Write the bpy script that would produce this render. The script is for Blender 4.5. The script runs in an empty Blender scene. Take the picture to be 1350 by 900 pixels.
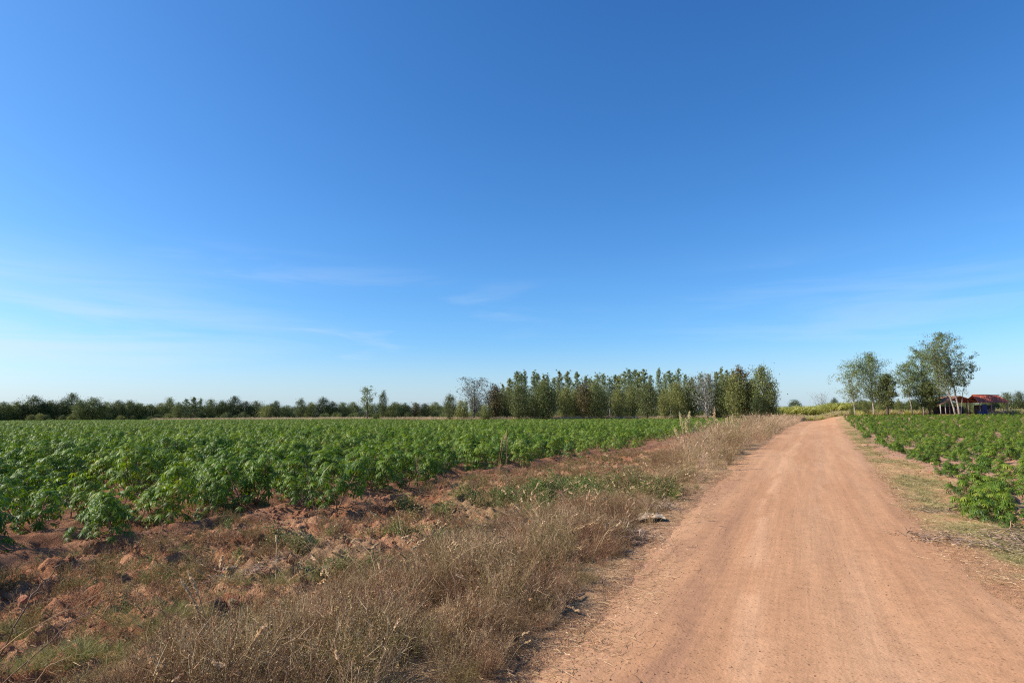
import bpy, math, random
import numpy as np
from mathutils import Matrix, Vector, Euler
R = math.radians
rng = np.random.default_rng(7)
random.seed(7)
sc = bpy.context.scene
COL = sc.collection

# ------------------------------------------------------------------ camera
F = 800.0; CX, CY = 675.0, 450.0; CAMZ = 1.6
PITCH = math.atan(97.5 / F); ROLL = R(-0.3)
cam_d = bpy.data.cameras.new("camera"); cam = bpy.data.objects.new("camera", cam_d); COL.objects.link(cam)
cam_d.sensor_width = 36.0; cam_d.lens = 36.0 * F / 1350.0
cam_d.clip_start = 0.05; cam_d.clip_end = 20000
MC = Matrix.Translation((0, 0, CAMZ)) @ Matrix.Rotation(R(90) + PITCH, 4, 'X') @ Matrix.Rotation(ROLL, 4, 'Z')
cam.matrix_world = MC
sc.camera = cam
# ------------------------------------------------------------------ world and sun
SUN_EL, SUN_AZ = R(38), R(-95)        # azimuth from +Y, clockwise
w = bpy.data.worlds.new("World"); sc.world = w; w.use_nodes = True
nt = w.node_tree; N = nt.nodes; L = nt.links; N.clear()
out = N.new('ShaderNodeOutputWorld'); bg = N.new('ShaderNodeBackground'); sky = N.new('ShaderNodeTexSky')
sky.sky_type = 'NISHITA'; sky.sun_disc = False; sky.sun_elevation = SUN_EL; sky.sun_rotation = SUN_AZ
sky.altitude = 0; sky.air_density = 1.0; sky.dust_density = 0.9; sky.ozone_density = 3.0
bg.inputs['Strength'].default_value = 0.085
def wm(op, a, b=None, c=None):
    n = N.new('ShaderNodeMath'); n.operation = op
    for i, v in enumerate((a, b, c)):
        if v is None: continue
        if isinstance(v, (int, float)): n.inputs[i].default_value = v
        else: L.new(v, n.inputs[i])
    return n.outputs[0]
def wsm(v, a, b):
    n = N.new('ShaderNodeMapRange'); n.interpolation_type = 'SMOOTHSTEP'; L.new(v, n.inputs[0])
    n.inputs[1].default_value = a; n.inputs[2].default_value = b; return n.outputs[0]
tc = N.new('ShaderNodeTexCoord'); sx = N.new('ShaderNodeSeparateXYZ'); L.new(tc.outputs['Generated'], sx.inputs[0])
mp = N.new('ShaderNodeMapping'); mp.inputs['Scale'].default_value = (2.2, 2.2, 20); mp.inputs['Rotation'].default_value = (0, R(3), 0)
L.new(tc.outputs['Generated'], mp.inputs[0])
cn = N.new('ShaderNodeTexNoise'); cn.inputs['Scale'].default_value = 1.3; cn.inputs['Detail'].default_value = 7; cn.inputs['Roughness'].default_value = .55
cn.inputs['Distortion'].default_value = .5
L.new(mp.outputs[0], cn.inputs['Vector'])
cf = wsm(cn.outputs[0], .45, .72)
band = wm('MULTIPLY', wsm(sx.outputs[2], .03, .12), wsm(sx.outputs[2], .27, .15))
cf = wm('MULTIPLY', wm('MULTIPLY', cf, band), .5)
cf = wm('MULTIPLY', cf, wm('MAXIMUM', wsm(sx.outputs[0], .25, -.45), wm('MULTIPLY', wsm(sx.outputs[0], .1, .5), .35)))
veil = wm('MULTIPLY', wm('MULTIPLY', wsm(sx.outputs[0], -.15, -.75), wm('MULTIPLY', wsm(sx.outputs[2], .01, .10), wsm(sx.outputs[2], .26, .10))), .62)
cf = wm('MAXIMUM', cf, wm('MULTIPLY', veil, wsm(cn.outputs[0], .25, .6)))
cf = wm('MAXIMUM', cf, wm('MULTIPLY', wsm(sx.outputs[2], .13, -.01), .50))
sp_ = N.new('ShaderNodeSeparateColor'); cb_ = N.new('ShaderNodeCombineColor'); L.new(sky.outputs[0], sp_.inputs[0])
for i_, (k_, g_) in enumerate(((1.17, 1.50), (1.30, 1.20), (1.56, 1.06))):      # deeper, clearer blue air
    L.new(wm('MULTIPLY', wm('POWER', wm('MULTIPLY', sp_.outputs[i_], .1253), g_), k_ / .1253), cb_.inputs[i_])
cm = N.new('ShaderNodeMix'); cm.data_type = 'RGBA'; L.new(cf, cm.inputs[0]); L.new(cb_.outputs[0], cm.inputs[6])
cm.inputs[7].default_value = (6.0, 6.8, 7.7, 1)
L.new(cm.outputs[2], bg.inputs[0]); L.new(bg.outputs[0], out.inputs[0])

sl = bpy.data.lights.new("sun", 'SUN'); sl.energy = 5.0; sl.angle = R(0.53); sl.color = (1.0, .93, .82)
so = bpy.data.objects.new("sun", sl); COL.objects.link(so)
sdir = Vector((math.sin(SUN_AZ) * math.cos(SUN_EL), math.cos(SUN_AZ) * math.cos(SUN_EL), math.sin(SUN_EL)))
so.rotation_euler = sdir.to_track_quat('Z', 'Y').to_euler(); so.location = (-20, -10, 30)
sc.view_settings.view_transform = 'Standard'; sc.view_settings.look = 'None'
sc.view_settings.exposure = 0.56; sc.view_settings.gamma = 1.0
sc.cycles.use_denoising = False; sc.cycles.filter_width = 1.15; sc.cycles.max_bounces = 5; sc.cycles.diffuse_bounces = 3; sc.cycles.transparent_max_bounces = 4

# ------------------------------------------------------------------ pixel -> place
MR = np.array(MC.to_3x3())
def ray(px, py): return MR @ np.array([(px - CX) / F, -(py - CY) / F, -1.0])
def G(px, py, z=0.0):
    d = ray(px, py); t = (z - CAMZ) / d[2]; return d[0] * t, d[1] * t
def P(px, py, Y):
    d = ray(px, py); t = Y / d[1]; return d[0] * t, CAMZ + d[2] * t
def project(x, y, z):
    v = MR.T @ (np.array([x, y, z]) - np.array([0, 0, CAMZ])[:, None] if np.ndim(x) else np.array([x, y, z - CAMZ]))
    return CX + F * v[0] / -v[2], CY - F * v[1] / -v[2], -v[2]

# ------------------------------------------------------------------ noise
def _h(ix, iy, s):
    n = (ix.astype(np.int64) * 374761393 + iy.astype(np.int64) * 668265263 + s * 1274126177) & 0x7fffffff
    n = ((n ^ (n >> 13)) * 1274126177) & 0x7fffffff
    return ((n ^ (n >> 16)) & 0xffff) / 65535.0
def vnoise(x, y, s=0):
    x = np.asarray(x, float); y = np.asarray(y, float)
    ix = np.floor(x); iy = np.floor(y); fx = x - ix; fy = y - iy
    fx = fx * fx * (3 - 2 * fx); fy = fy * fy * (3 - 2 * fy)
    a = _h(ix, iy, s); b = _h(ix + 1, iy, s); c = _h(ix, iy + 1, s); d = _h(ix + 1, iy + 1, s)
    return (a * (1 - fx) + b * fx) * (1 - fy) + (c * (1 - fx) + d * fx) * fy
def fbm(x, y, oct=4, s=0, g=.5):
    v = 0; a = 1; t = 0; c, sn = math.cos(.6), math.sin(.6)
    for i in range(oct):
        v = v + a * vnoise(x, y, s + i); t += a; a *= g
        x, y = (x * c - y * sn) * 2.03 + 17.1, (x * sn + y * c) * 2.03 + 5.3
    return v / t
def sstep(v, a, b):
    t = np.clip((v - a) / (b - a), 0, 1); return t * t * (3 - 2 * t)

# ------------------------------------------------------------------ the plan of the place
def line(pts): return np.array([G(*p) for p in pts])
rl = line([(560, 1040), (620, 960), (690, 900), (742, 850), (800, 790), (845, 740), (875, 700), (905, 670), (950, 631), (979, 609), (1008, 587), (1036, 566), (1058, 556), (1070, 551.5)])
rr = line([(1900, 1150), (1500, 900), (1350, 806), (1300, 770), (1253, 735), (1207, 697), (1178, 668), (1158, 633), (1133, 600), (1117, 578), (1106, 564), (1101, 556), (1102, 551.5)])
fr = line([(1500, 700), (1420, 690), (1310, 690), (1275, 672), (1262, 650), (1240, 636), (1215, 619), (1190, 612), (1155, 596), (1130, 573), (1113, 560), (1108, 551.5)])
wl = line([(-300, 1020), (-100, 960), (60, 900), (230, 850), (330, 800), (430, 750), (540, 712), (610, 690), (700, 665), (790, 655), (860, 632), (885, 600), (935, 577), (1000, 558), (1030, 552)])
fl = line([(-600, 880), (-200, 800), (0, 748), (120, 735), (190, 706), (310, 680), (390, 684), (500, 666), (590, 630), (680, 617), (780, 603), (850, 591), (900, 575), (960, 563), (1020, 553.5)])
def byY(l):
    l = l[np.argsort(l[:, 1])]
    def f(y):
        y = np.asarray(y, float); v = np.interp(y, l[:, 1], l[:, 0])
        s = (l[-1, 0] - l[-3, 0]) / (l[-1, 1] - l[-3, 1]); v = np.where(y > l[-1, 1], l[-1, 0] + (y - l[-1, 1]) * s * .4, v)
        s0 = (l[2, 0] - l[0, 0]) / (l[2, 1] - l[0, 1]); return np.where(y < l[0, 1], l[0, 0] + (y - l[0, 1]) * s0, v)
    return f
XL, XR, WL = byY(rl), byY(rr), byY(wl)
fr[:, 1] = np.maximum.accumulate(fr[:, 1]); fr[:, 1] += np.arange(len(fr)) * 1e-3; FRf = byY(fr)
fl = fl[np.argsort(fl[:, 0])]
def FLd(x, y): return y - np.interp(x, fl[:, 0], fl[:, 1])      # > 0 inside the left field (roughly metres ahead)
DX, DY = .43, .903                                             # direction of road and rows
def across(x, y): return x * DY - y * DX
def along(x, y): return x * DX + y * DY
def right_field(x, y):
    return np.minimum(x - FRf(y), (y - 8.9) * 1.5)

MOUNDS = [(*G(352, 708), .42, .26), (*G(215, 728), .30, .30), (*G(190, 860), .16, .12), (*G(110, 790), .4, .12), (*G(480, 720), .4, .12), (*G(620, 655), .5, .15), (*G(830, 603), .9, .2), (*G(60, 745), .35, .15), (*G(520, 668), .4, .18)]
def masks(x, y):
    wob = (fbm(x * 1.1, y * 1.1, 4, 40) - .5)
    nearw = np.clip(12 / np.maximum(y, 1), .25, 1)
    xl = XL(y) + wob * .9 * nearw; xr = XR(y) + wob * 1.0 * nearw
    edge = .10 + .012 * np.clip(y, 0, 100)
    road = sstep(x, xl - edge, xl + edge * 3) * sstep(x, xr + edge * 2.5, xr - edge * 2)
    fieldL = sstep(FLd(x, y) + wob * 1.6, -.3, .5) * (x < XL(y))
    weeds = sstep(x, WL(y) - .35 + wob, WL(y) + .35 + wob) * (1 - sstep(x, xl - .2, xl + .3))
    verge = sstep(x, xr - .2, xr + .6)
    fieldR = sstep(right_field(x, y) + wob * 1.2, -.1, .5)
    return road, fieldL, weeds * (1 - fieldL), verge, fieldR
def rise(x, y): return 1.12 * sstep(y, 25, 125) * sstep(x - XL(y), 2, 9) * sstep(y, 420, 240)
def H0(x, y):
    x = np.asarray(x, float); y = np.asarray(y, float)
    s = across(x, y)
    road, fL, wd, vg, fR = masks(x, y)
    left = 1 - sstep(x, XL(y) - 1.2, XL(y) + .2)
    bare = left * (1 - wd * .75) * (1 - fL)
    far = sstep(y, 60, 20)
    h = rise(x, y)
    h = h - .10 * left * sstep(XL(y) - x, .5, 3)
    h = h + (fbm(x * .25, y * .25, 3, 3) - .5) * .16 * (1 - road) * far
    rid = 1 - np.abs(2 * fbm(x * 1.3, y * 1.3, 4, 11) - 1)
    lump_ = np.abs(2 * fbm(x * 3.1 + 3, y * 3.1, 3, 24) - 1)
    h = h + bare * far * ((rid - .75) * .30 + (.35 - lump_) * .10 + (fbm(x * 5.2, y * 5.2, 4, 23, .7) - .5) * .20 + (fbm(x * 13, y * 13, 3, 27, .75) - .5) * .15)
    for mx_, my_, mr_, mh_ in MOUNDS:
        h = h + mh_ * np.exp(-(((x - mx_) ** 2 + (y - my_) ** 2) / mr_ ** 2)) * (.5 + 1.0 * fbm(x * 9, y * 9, 3, 29, .65)) * .75
    # furrowed banks in the fields
    fur = .5 + .5 * np.cos(s * 2 * math.pi / 1.05 + (fbm(x * .5, y * .5, 2, 5) - .5) * 2)
    h = h + (fL * .16 + fR * .10) * fur * far + (fL + fR) * far * (fbm(x * 5, y * 5, 3, 33) - .5) * .10
    # ruts in the road
    h = h + (1 - road) * (1 - bare) * (fbm(x * 3, y * 3, 3, 9) - .5) * .05 * far
    return h
def H(x, y):
    x = np.asarray(x, float); y = np.asarray(y, float)
    road = masks(x, y)[0]
    inside = sstep(x, XL(y) - .2, XL(y) + .9) * sstep(x, XR(y) + .5, XR(y) - .9)
    return H0(x, y) - .05 * inside
def roadH(x, y):
    s = across(x, y); u = (x - XL(y)) / (XR(y) - XL(y))
    h = rise(x, y) + .010
    h = h + (fbm(x * 1.4, y * .5, 3, 51) - .5) * .02 + (fbm(s * 7, along(x, y) * .5, 3, 52) - .5) * .012
    h = h - .012 * np.exp(-((u - .30) / .07) ** 2) - .012 * np.exp(-((u - .68) / .07) ** 2)
    e = np.minimum(u, 1 - u) * (XR(y) - XL(y))
    return h - .10 * sstep(e, .25, -.75)

# ------------------------------------------------------------------ mesh helpers
def mesh(name, V, T, rnd=None, mats=(), midx=None, smooth=False, col=None):
    me = bpy.data.meshes.new(name); V = np.asarray(V, np.float32); T = np.asarray(T, np.int32)
    k = T.shape[1]
    me.vertices.add(len(V)); me.vertices.foreach_set('co', V.ravel())
    me.loops.add(len(T) * k); me.loops.foreach_set('vertex_index', T.ravel())
    me.polygons.add(len(T)); me.polygons.foreach_set('loop_start', np.arange(0, len(T) * k, k, dtype=np.int32))
    if midx is not None: me.polygons.foreach_set('material_index', np.asarray(midx, np.int32))
    if smooth: me.polygons.foreach_set('use_smooth', np.ones(len(T), bool))
    for m in mats: me.materials.append(m)
    if rnd is not None:
        a = me.attributes.new('rnd', 'FLOAT', 'POINT'); a.data.foreach_set('value', np.asarray(rnd, np.float32))
    if col is not None:
        a = me.attributes.new('tint', 'FLOAT_COLOR', 'POINT')
        c = np.ones((len(V), 4), np.float32); c[:, :3] = col; a.data.foreach_set('color', c.ravel())
    me.update(); me.validate(); return me
class Geo:
    def __init__(s): s.V = []; s.T = []; s.r = []; s.m = []; s.n = 0
    def add(s, V, T, r=0.5, m=0):
        V = np.asarray(V, float); T = np.asarray(T, int)
        if len(V) == 0: return
        s.V.append(V); s.T.append(T + s.n); s.n += len(V)
        s.r.append(np.broadcast_to(np.asarray(r, float), (len(V),))); s.m.append(np.full(len(T), m)); return s
    def mesh(s, name, mats, smooth=False):
        return mesh(name, np.vstack(s.V), np.vstack(s.T), np.concatenate(s.r), mats, np.concatenate(s.m), smooth)
def nrm(v): return v / np.maximum(np.linalg.norm(v, axis=-1, keepdims=True), 1e-9)
def stamp(geo, tmplV, tmplT, pos, d, up, size, rnd, m=0):
    """place a leaf template (x side, y along, z up) at many points"""
    pos = np.atleast_2d(pos); d = nrm(np.atleast_2d(d)); up = np.atleast_2d(up)
    side = nrm(np.cross(d, up)); u2 = np.cross(side, d); size = np.broadcast_to(size, (len(pos),))
    V = pos[:, None, :] + size[:, None, None] * (tmplV[None, :, 0:1] * side[:, None, :] + tmplV[None, :, 1:2] * d[:, None, :] + tmplV[None, :, 2:3] * u2[:, None, :])
    K = len(tmplV); T = (tmplT[None] + (np.arange(len(pos)) * K)[:, None, None]).reshape(-1, 3)
    geo.add(V.reshape(-1, 3), T, np.repeat(np.broadcast_to(rnd, (len(pos),)), K), m)
RH = (np.array([[0, 0, 0], [.28, .45, .04], [-.28, .45, .04], [0, 1, -.05]]), np.array([[0, 1, 2], [1, 3, 2]]))
def tube(geo, path, rad, sides=6, rnd=.5, m=0):
    path = np.asarray(path, float); n = len(path); rad = np.broadcast_to(rad, (n,))
    t = nrm(np.gradient(path, axis=0)); a = np.where(np.abs(t[:, 2:3]) < .9, [[0, 0, 1.]], [[1., 0, 0]])
    u = nrm(np.cross(t, a)); v = np.cross(t, u)
    for i in range(1, n):                                   # keep the frame from flipping
        if np.dot(u[i], u[i - 1]) < 0: u[i] = -u[i]; v[i] = -v[i]
    an = np.arange(sides) * 2 * math.pi / sides
    V = path[:, None] + rad[:, None, None] * (np.cos(an)[None, :, None] * u[:, None] + np.sin(an)[None, :, None] * v[:, None])
    i = np.arange(n - 1)[:, None] * sides; j = np.arange(sides)[None]; j2 = (j + 1) % sides
    a_, b_, c_, d_ = i + j, i + j2, i + sides + j2, i + sides + j
    T = np.concatenate([np.stack([a_, b_, c_], -1).reshape(-1, 3), np.stack([a_, c_, d_], -1).reshape(-1, 3)])
    k = np.arange(sides - 2); cap = np.stack([np.zeros_like(k), k + 1, k + 2], -1)
    T = np.concatenate([T, cap[:, ::-1], cap + (n - 1) * sides])
    geo.add(V.reshape(-1, 3), T, rnd, m)
def ribbons(geo, paths, wid, rnd, m=0):
    """paths (N,K,3): thin folded strips"""
    paths = np.asarray(paths, float); n, k, _ = paths.shape
    t = nrm(np.gradient(paths, axis=1)); a = nrm(rng.normal(size=(n, 1, 3))); s = nrm(np.cross(t, a))
    wv = (np.broadcast_to(wid, (n,))[:, None] * np.linspace(1, .35, k)[None])[..., None] * .5
    V = np.stack([paths - s * wv, paths + s * wv], 2).reshape(-1, 3)
    b = (np.arange(n) * k * 2)[:, None] + (np.arange(k - 1) * 2)[None]
    T = np.concatenate([np.stack([b, b + 1, b + 3], -1).reshape(-1, 3), np.stack([b, b + 3, b + 2], -1).reshape(-1, 3)])
    geo.add(V, T, np.repeat(np.broadcast_to(rnd, (n,)), k * 2), m)
def obj(name, me, parent=None, loc=None):
    o = bpy.data.objects.new(name, me); COL.objects.link(o)
    if parent is not None: o.parent = parent
    if loc is not None: o.location = loc
    return o
def tag(o, label=None, cat=None, group=None, kind=None):
    if label: o['label'] = label
    if cat: o['category'] = cat
    if group: o['group'] = group
    if kind: o['kind'] = kind
    return o
def empty(name, loc, rz=0, s=1):
    o = bpy.data.objects.new(name, None); COL.objects.link(o); o.location = loc; o.rotation_euler = (0, 0, rz)
    o.scale = (s, s, s); o.empty_display_size = .1; return o

# ------------------------------------------------------------------ materials
def mat(name, stops, rough=.85, spec=.2, trans=0., jitter=.25, noise=None, src='rnd', bump=None):
    m = bpy.data.materials.new(name); m.use_nodes = True; t = m.node_tree; n = t.nodes; l = t.links
    b = n['Principled BSDF']; b.inputs['Roughness'].default_value = rough; b.inputs['Specular IOR Level'].default_value = spec
    at = n.new('ShaderNodeAttribute'); at.attribute_name = src
    cr = n.new('ShaderNodeValToRGB'); el = cr.color_ramp.elements
    while len(el) < len(stops): el.new(.5)
    for e, (p, c) in zip(el, stops): e.position = p; e.color = (*c, 1)
    if src == 'noise':
        co = n.new('ShaderNodeTexCoord'); nz = n.new('ShaderNodeTexNoise'); nz.inputs['Scale'].default_value = noise or 5; nz.inputs['Detail'].default_value = 5
        l.new(co.outputs['Object'], nz.inputs['Vector']); l.new(nz.outputs[0], cr.inputs[0])
        if bump:
            bp = n.new('ShaderNodeBump'); bp.inputs['Strength'].default_value = bump; bp.inputs['Distance'].default_value = .05
            l.new(nz.outputs[0], bp.inputs['Height']); l.new(bp.outputs[0], b.inputs['Normal'])
    else: l.new(at.outputs['Fac'], cr.inputs[0])
    oi = n.new('ShaderNodeObjectInfo'); mr = n.new('ShaderNodeMapRange'); l.new(oi.outputs['Random'], mr.inputs[0])
    mr.inputs[3].default_value = 1 - jitter; mr.inputs[4].default_value = 1 + jitter
    hs = n.new('ShaderNodeHueSaturation'); l.new(mr.outputs[0], hs.inputs['Value']); l.new(cr.outputs[0], hs.inputs['Color'])
    mh = n.new('ShaderNodeMapRange'); l.new(oi.outputs['Random'], mh.inputs[0]); mh.inputs[3].default_value = .5 + jitter * .06; mh.inputs[4].default_value = .5 - jitter * .06
    l.new(mh.outputs[0], hs.inputs['Hue'])
    l.new(hs.outputs[0], b.inputs['Base Color'])
    if trans > 0:
        tr = n.new('ShaderNodeBsdfTranslucent'); mx = n.new('ShaderNodeMixShader'); mx.inputs[0].default_value = trans
        g = n.new('ShaderNodeHueSaturation'); g.inputs['Saturation'].default_value = 1.15; g.inputs['Value'].default_value = 1.3
        l.new(hs.outputs[0], g.inputs['Color']); l.new(g.outputs[0], tr.inputs[0])
        l.new(b.outputs[0], mx.inputs[1]); l.new(tr.outputs[0], mx.inputs[2]); l.new(mx.outputs[0], n['Material Output'].inputs[0])
    return m
M = {}
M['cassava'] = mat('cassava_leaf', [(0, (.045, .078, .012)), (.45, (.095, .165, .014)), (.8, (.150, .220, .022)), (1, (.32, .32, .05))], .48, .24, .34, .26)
M['cassava_pale'] = mat('cassava_leaf_pale', [(0, (.065, .10, .015)), (.45, (.125, .19, .024)), (.85, (.18, .25, .035)), (1, (.32, .32, .06))], .5, .35, .25, .22)
M['cassava_stem'] = mat('cassava_stem', [(0, (.20, .09, .055)), (1, (.30, .20, .12))], .7, .2)
M['dry'] = mat('dry_weed', [(0, (.065, .032, .018)), (.35, (.18, .092, .048)), (.7, (.34, .20, .105)), (1, (.58, .41, .24))], .9, .1, .15, .22)
M['dry_olive'] = mat('dry_weed_olive', [(0, (.075, .055, .025)), (.4, (.18, .135, .055)), (.8, (.29, .23, .09)), (1, (.46, .37, .17))], .9, .1, .15, .2)
M['straw'] = mat('straw', [(0, (.28, .165, .08)), (.5, (.48, .315, .165)), (1, (.66, .49, .28))], .8, .2, .2, .18)
M['straw_pale'] = mat('straw_pale', [(0, (.36, .27, .15)), (.5, (.52, .40, .24)), (1, (.68, .56, .38))], .8, .2, .2, .15)
M['grass'] = mat('green_grass', [(0, (.11, .12, .035)), (.5, (.22, .22, .075)), (1, (.46, .38, .19))], .7, .2, .25, .2)
M['vergegrass'] = mat('verge_grass', [(0, (.12, .13, .04)), (.5, (.26, .22, .09)), (1, (.48, .38, .21))], .8, .15, .2, .2)
M['weed'] = mat('green_weed', [(0, (.06, .085, .018)), (.5, (.12, .165, .035)), (1, (.24, .26, .07))], .6, .3, .2, .25)
M['clod'] = mat('earth_clod', [(.25, (.20, .085, .045)), (.5, (.32, .15, .08)), (.75, (.42, .23, .135))], .95, .05, 0, .2, 7, 'noise', .5)
M['pebble'] = mat('pebble', [(.3, (.10, .055, .04)), (.7, (.34, .19, .12))], .9, .1, 0, .4, 30, 'noise')
M['greyleaf'] = mat('dead_leaf', [(0, (.12, .08, .055)), (.5, (.29, .20, .135)), (1, (.48, .36, .26))], .8, .2, .1, .25)
M['euc'] = mat('eucalyptus_leaf', [(0, (.085, .115, .035)), (.5, (.16, .205, .065)), (1, (.27, .31, .12))], .5, .35, .2, .22)
M['eucfar'] = mat('eucalyptus_leaf_far', [(0, (.10, .13, .05)), (.5, (.165, .205, .08)), (1, (.27, .30, .13))], .6, .3, .2, .2)
M['dark'] = mat('dark_leaf', [(0, (.042, .052, .016)), (.5, (.078, .100, .028)), (1, (.135, .16, .05))], .5, .3, .22, .3)
M['olive'] = mat('olive_leaf', [(0, (.09, .10, .032)), (.5, (.165, .185, .055)), (1, (.26, .28, .09))], .6, .25, .25, .3)
M['redleaf'] = mat('rusty_leaf', [(0, (.075, .060, .022)), (.5, (.13, .10, .036)), (1, (.20, .13, .05))], .6, .25, .15, .2)
M['cane'] = mat('cane_leaf', [(0, (.20, .21, .045)), (.5, (.36, .36, .08)), (1, (.50, .46, .15))], .6, .3, .25, .18)
M['greybranch'] = mat('grey_leaf', [(0, (.10, .11, .085)), (.5, (.17, .18, .14)), (1, (.27, .27, .22))], .7, .2, .2, .12)
M['bark_white'] = mat('pale_bark', [(.35, (.20, .16, .125)), (.6, (.44, .38, .32))], .8, .15, 0, .1, 3.5, 'noise')
M['bark'] = mat('brown_bark', [(.3, (.06, .045, .035)), (.7, (.16, .12, .09))], .9, .1, 0, .2, 3, 'noise')
M['bark_grey'] = mat('grey_bark', [(.3, (.20, .18, .155)), (.7, (.42, .38, .33))], .9, .1, 0, .2, 3, 'noise')
M['stick'] = mat('dry_stick', [(.3, (.12, .07, .045)), (.7, (.26, .17, .11))], .8, .2, 0, .2, 20, 'noise')
M['plume'] = mat('plume', [(0, (.40, .26, .13)), (.5, (.58, .42, .24)), (1, (.74, .60, .40))], .9, .1, .3, .1)
M['plume_green'] = mat('plume_green', [(0, (.40, .36, .15)), (.5, (.58, .50, .25)), (1, (.74, .64, .40))], .9, .1, .3, .1)

# ground materials: base colour = vertex tint x fine grain
def ground_mat(name, scale1, scale2, bump, lo=.72, hi=1.22, streak=False, dist=.02):
    m = bpy.data.materials.new(name); m.use_nodes = True; t = m.node_tree; n = t.nodes; l = t.links
    b = n['Principled BSDF']; b.inputs['Roughness'].default_value = .95; b.inputs['Specular IOR Level'].default_value = .08
    at = n.new('ShaderNodeAttribute'); at.attribute_name = 'tint'
    co = n.new('ShaderNodeTexCoord')
    n1 = n.new('ShaderNodeTexNoise'); n1.inputs['Scale'].default_value = scale1; n1.inputs['Detail'].default_value = 8; n1.inputs['Roughness'].default_value = .65
    l.new(co.outputs['Object'], n1.inputs['Vector'])
    n2 = n.new('ShaderNodeTexNoise'); n2.inputs['Scale'].default_value = scale2; n2.inputs['Detail'].default_value = 5
    l.new(co.outputs['Object'], n2.inputs['Vector'])
    ad = n.new('ShaderNodeMath'); ad.operation = 'MULTIPLY_ADD'; l.new(n1.outputs[0], ad.inputs[0]); ad.inputs[1].default_value = .6
    m2 = n.new('ShaderNodeMath'); m2.operation = 'MULTIPLY'; l.new(n2.outputs[0], m2.inputs[0]); m2.inputs[1].default_value = .4
    l.new(m2.outputs[0], ad.inputs[2])
    mr = n.new('ShaderNodeMapRange'); l.new(ad.outputs[0], mr.inputs[0]); mr.inputs[1].default_value = .32; mr.inputs[2].default_value = .68
    mr.inputs[3].default_value = lo; mr.inputs[4].default_value = hi
    val = mr.outputs[0]
    if streak:
        mpn = n.new('ShaderNodeMapping'); mpn.vector_type = 'TEXTURE'; mpn.inputs['Rotation'].default_value = (0, 0, -math.atan2(DX, DY)); mpn.inputs['Scale'].default_value = (.16, 4.5, 1)
        l.new(co.outputs['Object'], mpn.inputs[0]); n3 = n.new('ShaderNodeTexNoise'); n3.inputs['Scale'].default_value = 1.0; n3.inputs['Detail'].default_value = 6; n3.inputs['Distortion'].default_value = .4
        l.new(mpn.outputs[0], n3.inputs['Vector']); r3 = n.new('ShaderNodeMapRange'); l.new(n3.outputs[0], r3.inputs[0])
        r3.inputs[1].default_value = .3; r3.inputs[2].default_value = .7; r3.inputs[3].default_value = .93; r3.inputs[4].default_value = 1.06
        mm = n.new('ShaderNodeMath'); mm.operation = 'MULTIPLY'; l.new(val, mm.inputs[0]); l.new(r3.outputs[0], mm.inputs[1]); val = mm.outputs[0]
        mp2 = n.new('ShaderNodeMapping'); mp2.vector_type = 'TEXTURE'; mp2.inputs['Rotation'].default_value = (0, 0, -math.atan2(DX, DY)); mp2.inputs['Scale'].default_value = (.035, 1.6, 1)
        l.new(co.outputs['Object'], mp2.inputs[0]); n5 = n.new('ShaderNodeTexNoise'); n5.inputs['Scale'].default_value = 1.0; n5.inputs['Detail'].default_value = 4; n5.inputs['Distortion'].default_value = .8
        l.new(mp2.outputs[0], n5.inputs['Vector']); r5 = n.new('ShaderNodeMapRange'); l.new(n5.outputs[0], r5.inputs[0])
        r5.inputs[1].default_value = .35; r5.inputs[2].default_value = .65; r5.inputs[3].default_value = .93; r5.inputs[4].default_value = 1.05
        m5 = n.new('ShaderNodeMath'); m5.operation = 'MULTIPLY'; l.new(val, m5.inputs[0]); l.new(r5.outputs[0], m5.inputs[1]); val = m5.outputs[0]
        vo = n.new('ShaderNodeTexVoronoi'); vo.inputs['Scale'].default_value = 22; l.new(co.outputs['Object'], vo.inputs['Vector'])
        r4 = n.new('ShaderNodeMapRange'); l.new(vo.outputs['Distance'], r4.inputs[0]); r4.inputs[1].default_value = .13; r4.inputs[2].default_value = .24
        r4.inputs[3].default_value = .62; r4.inputs[4].default_value = 1
        mm2 = n.new('ShaderNodeMath'); mm2.operation = 'MULTIPLY'; l.new(val, mm2.inputs[0]); l.new(r4.outputs[0], mm2.inputs[1]); val = mm2.outputs[0]
    vm = n.new('ShaderNodeVectorMath'); vm.operation = 'SCALE'; l.new(at.outputs['Color'], vm.inputs[0]); l.new(val, vm.inputs['Scale'])
    l.new(vm.outputs[0], b.inputs['Base Color'])
    bp = n.new('ShaderNodeBump'); bp.inputs['Strength'].default_value = bump; bp.inputs['Distance'].default_value = dist
    l.new(ad.outputs[0], bp.inputs['Height']); l.new(bp.outputs[0], b.inputs['Normal'])
    return m
M['ground'] = ground_mat('ground_soil', 13, 70, 1.0, .58, 1.34, dist=.06)
M['road'] = ground_mat('road_dirt', 7, 50, .6, .82, 1.14, True, dist=.022)

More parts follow.
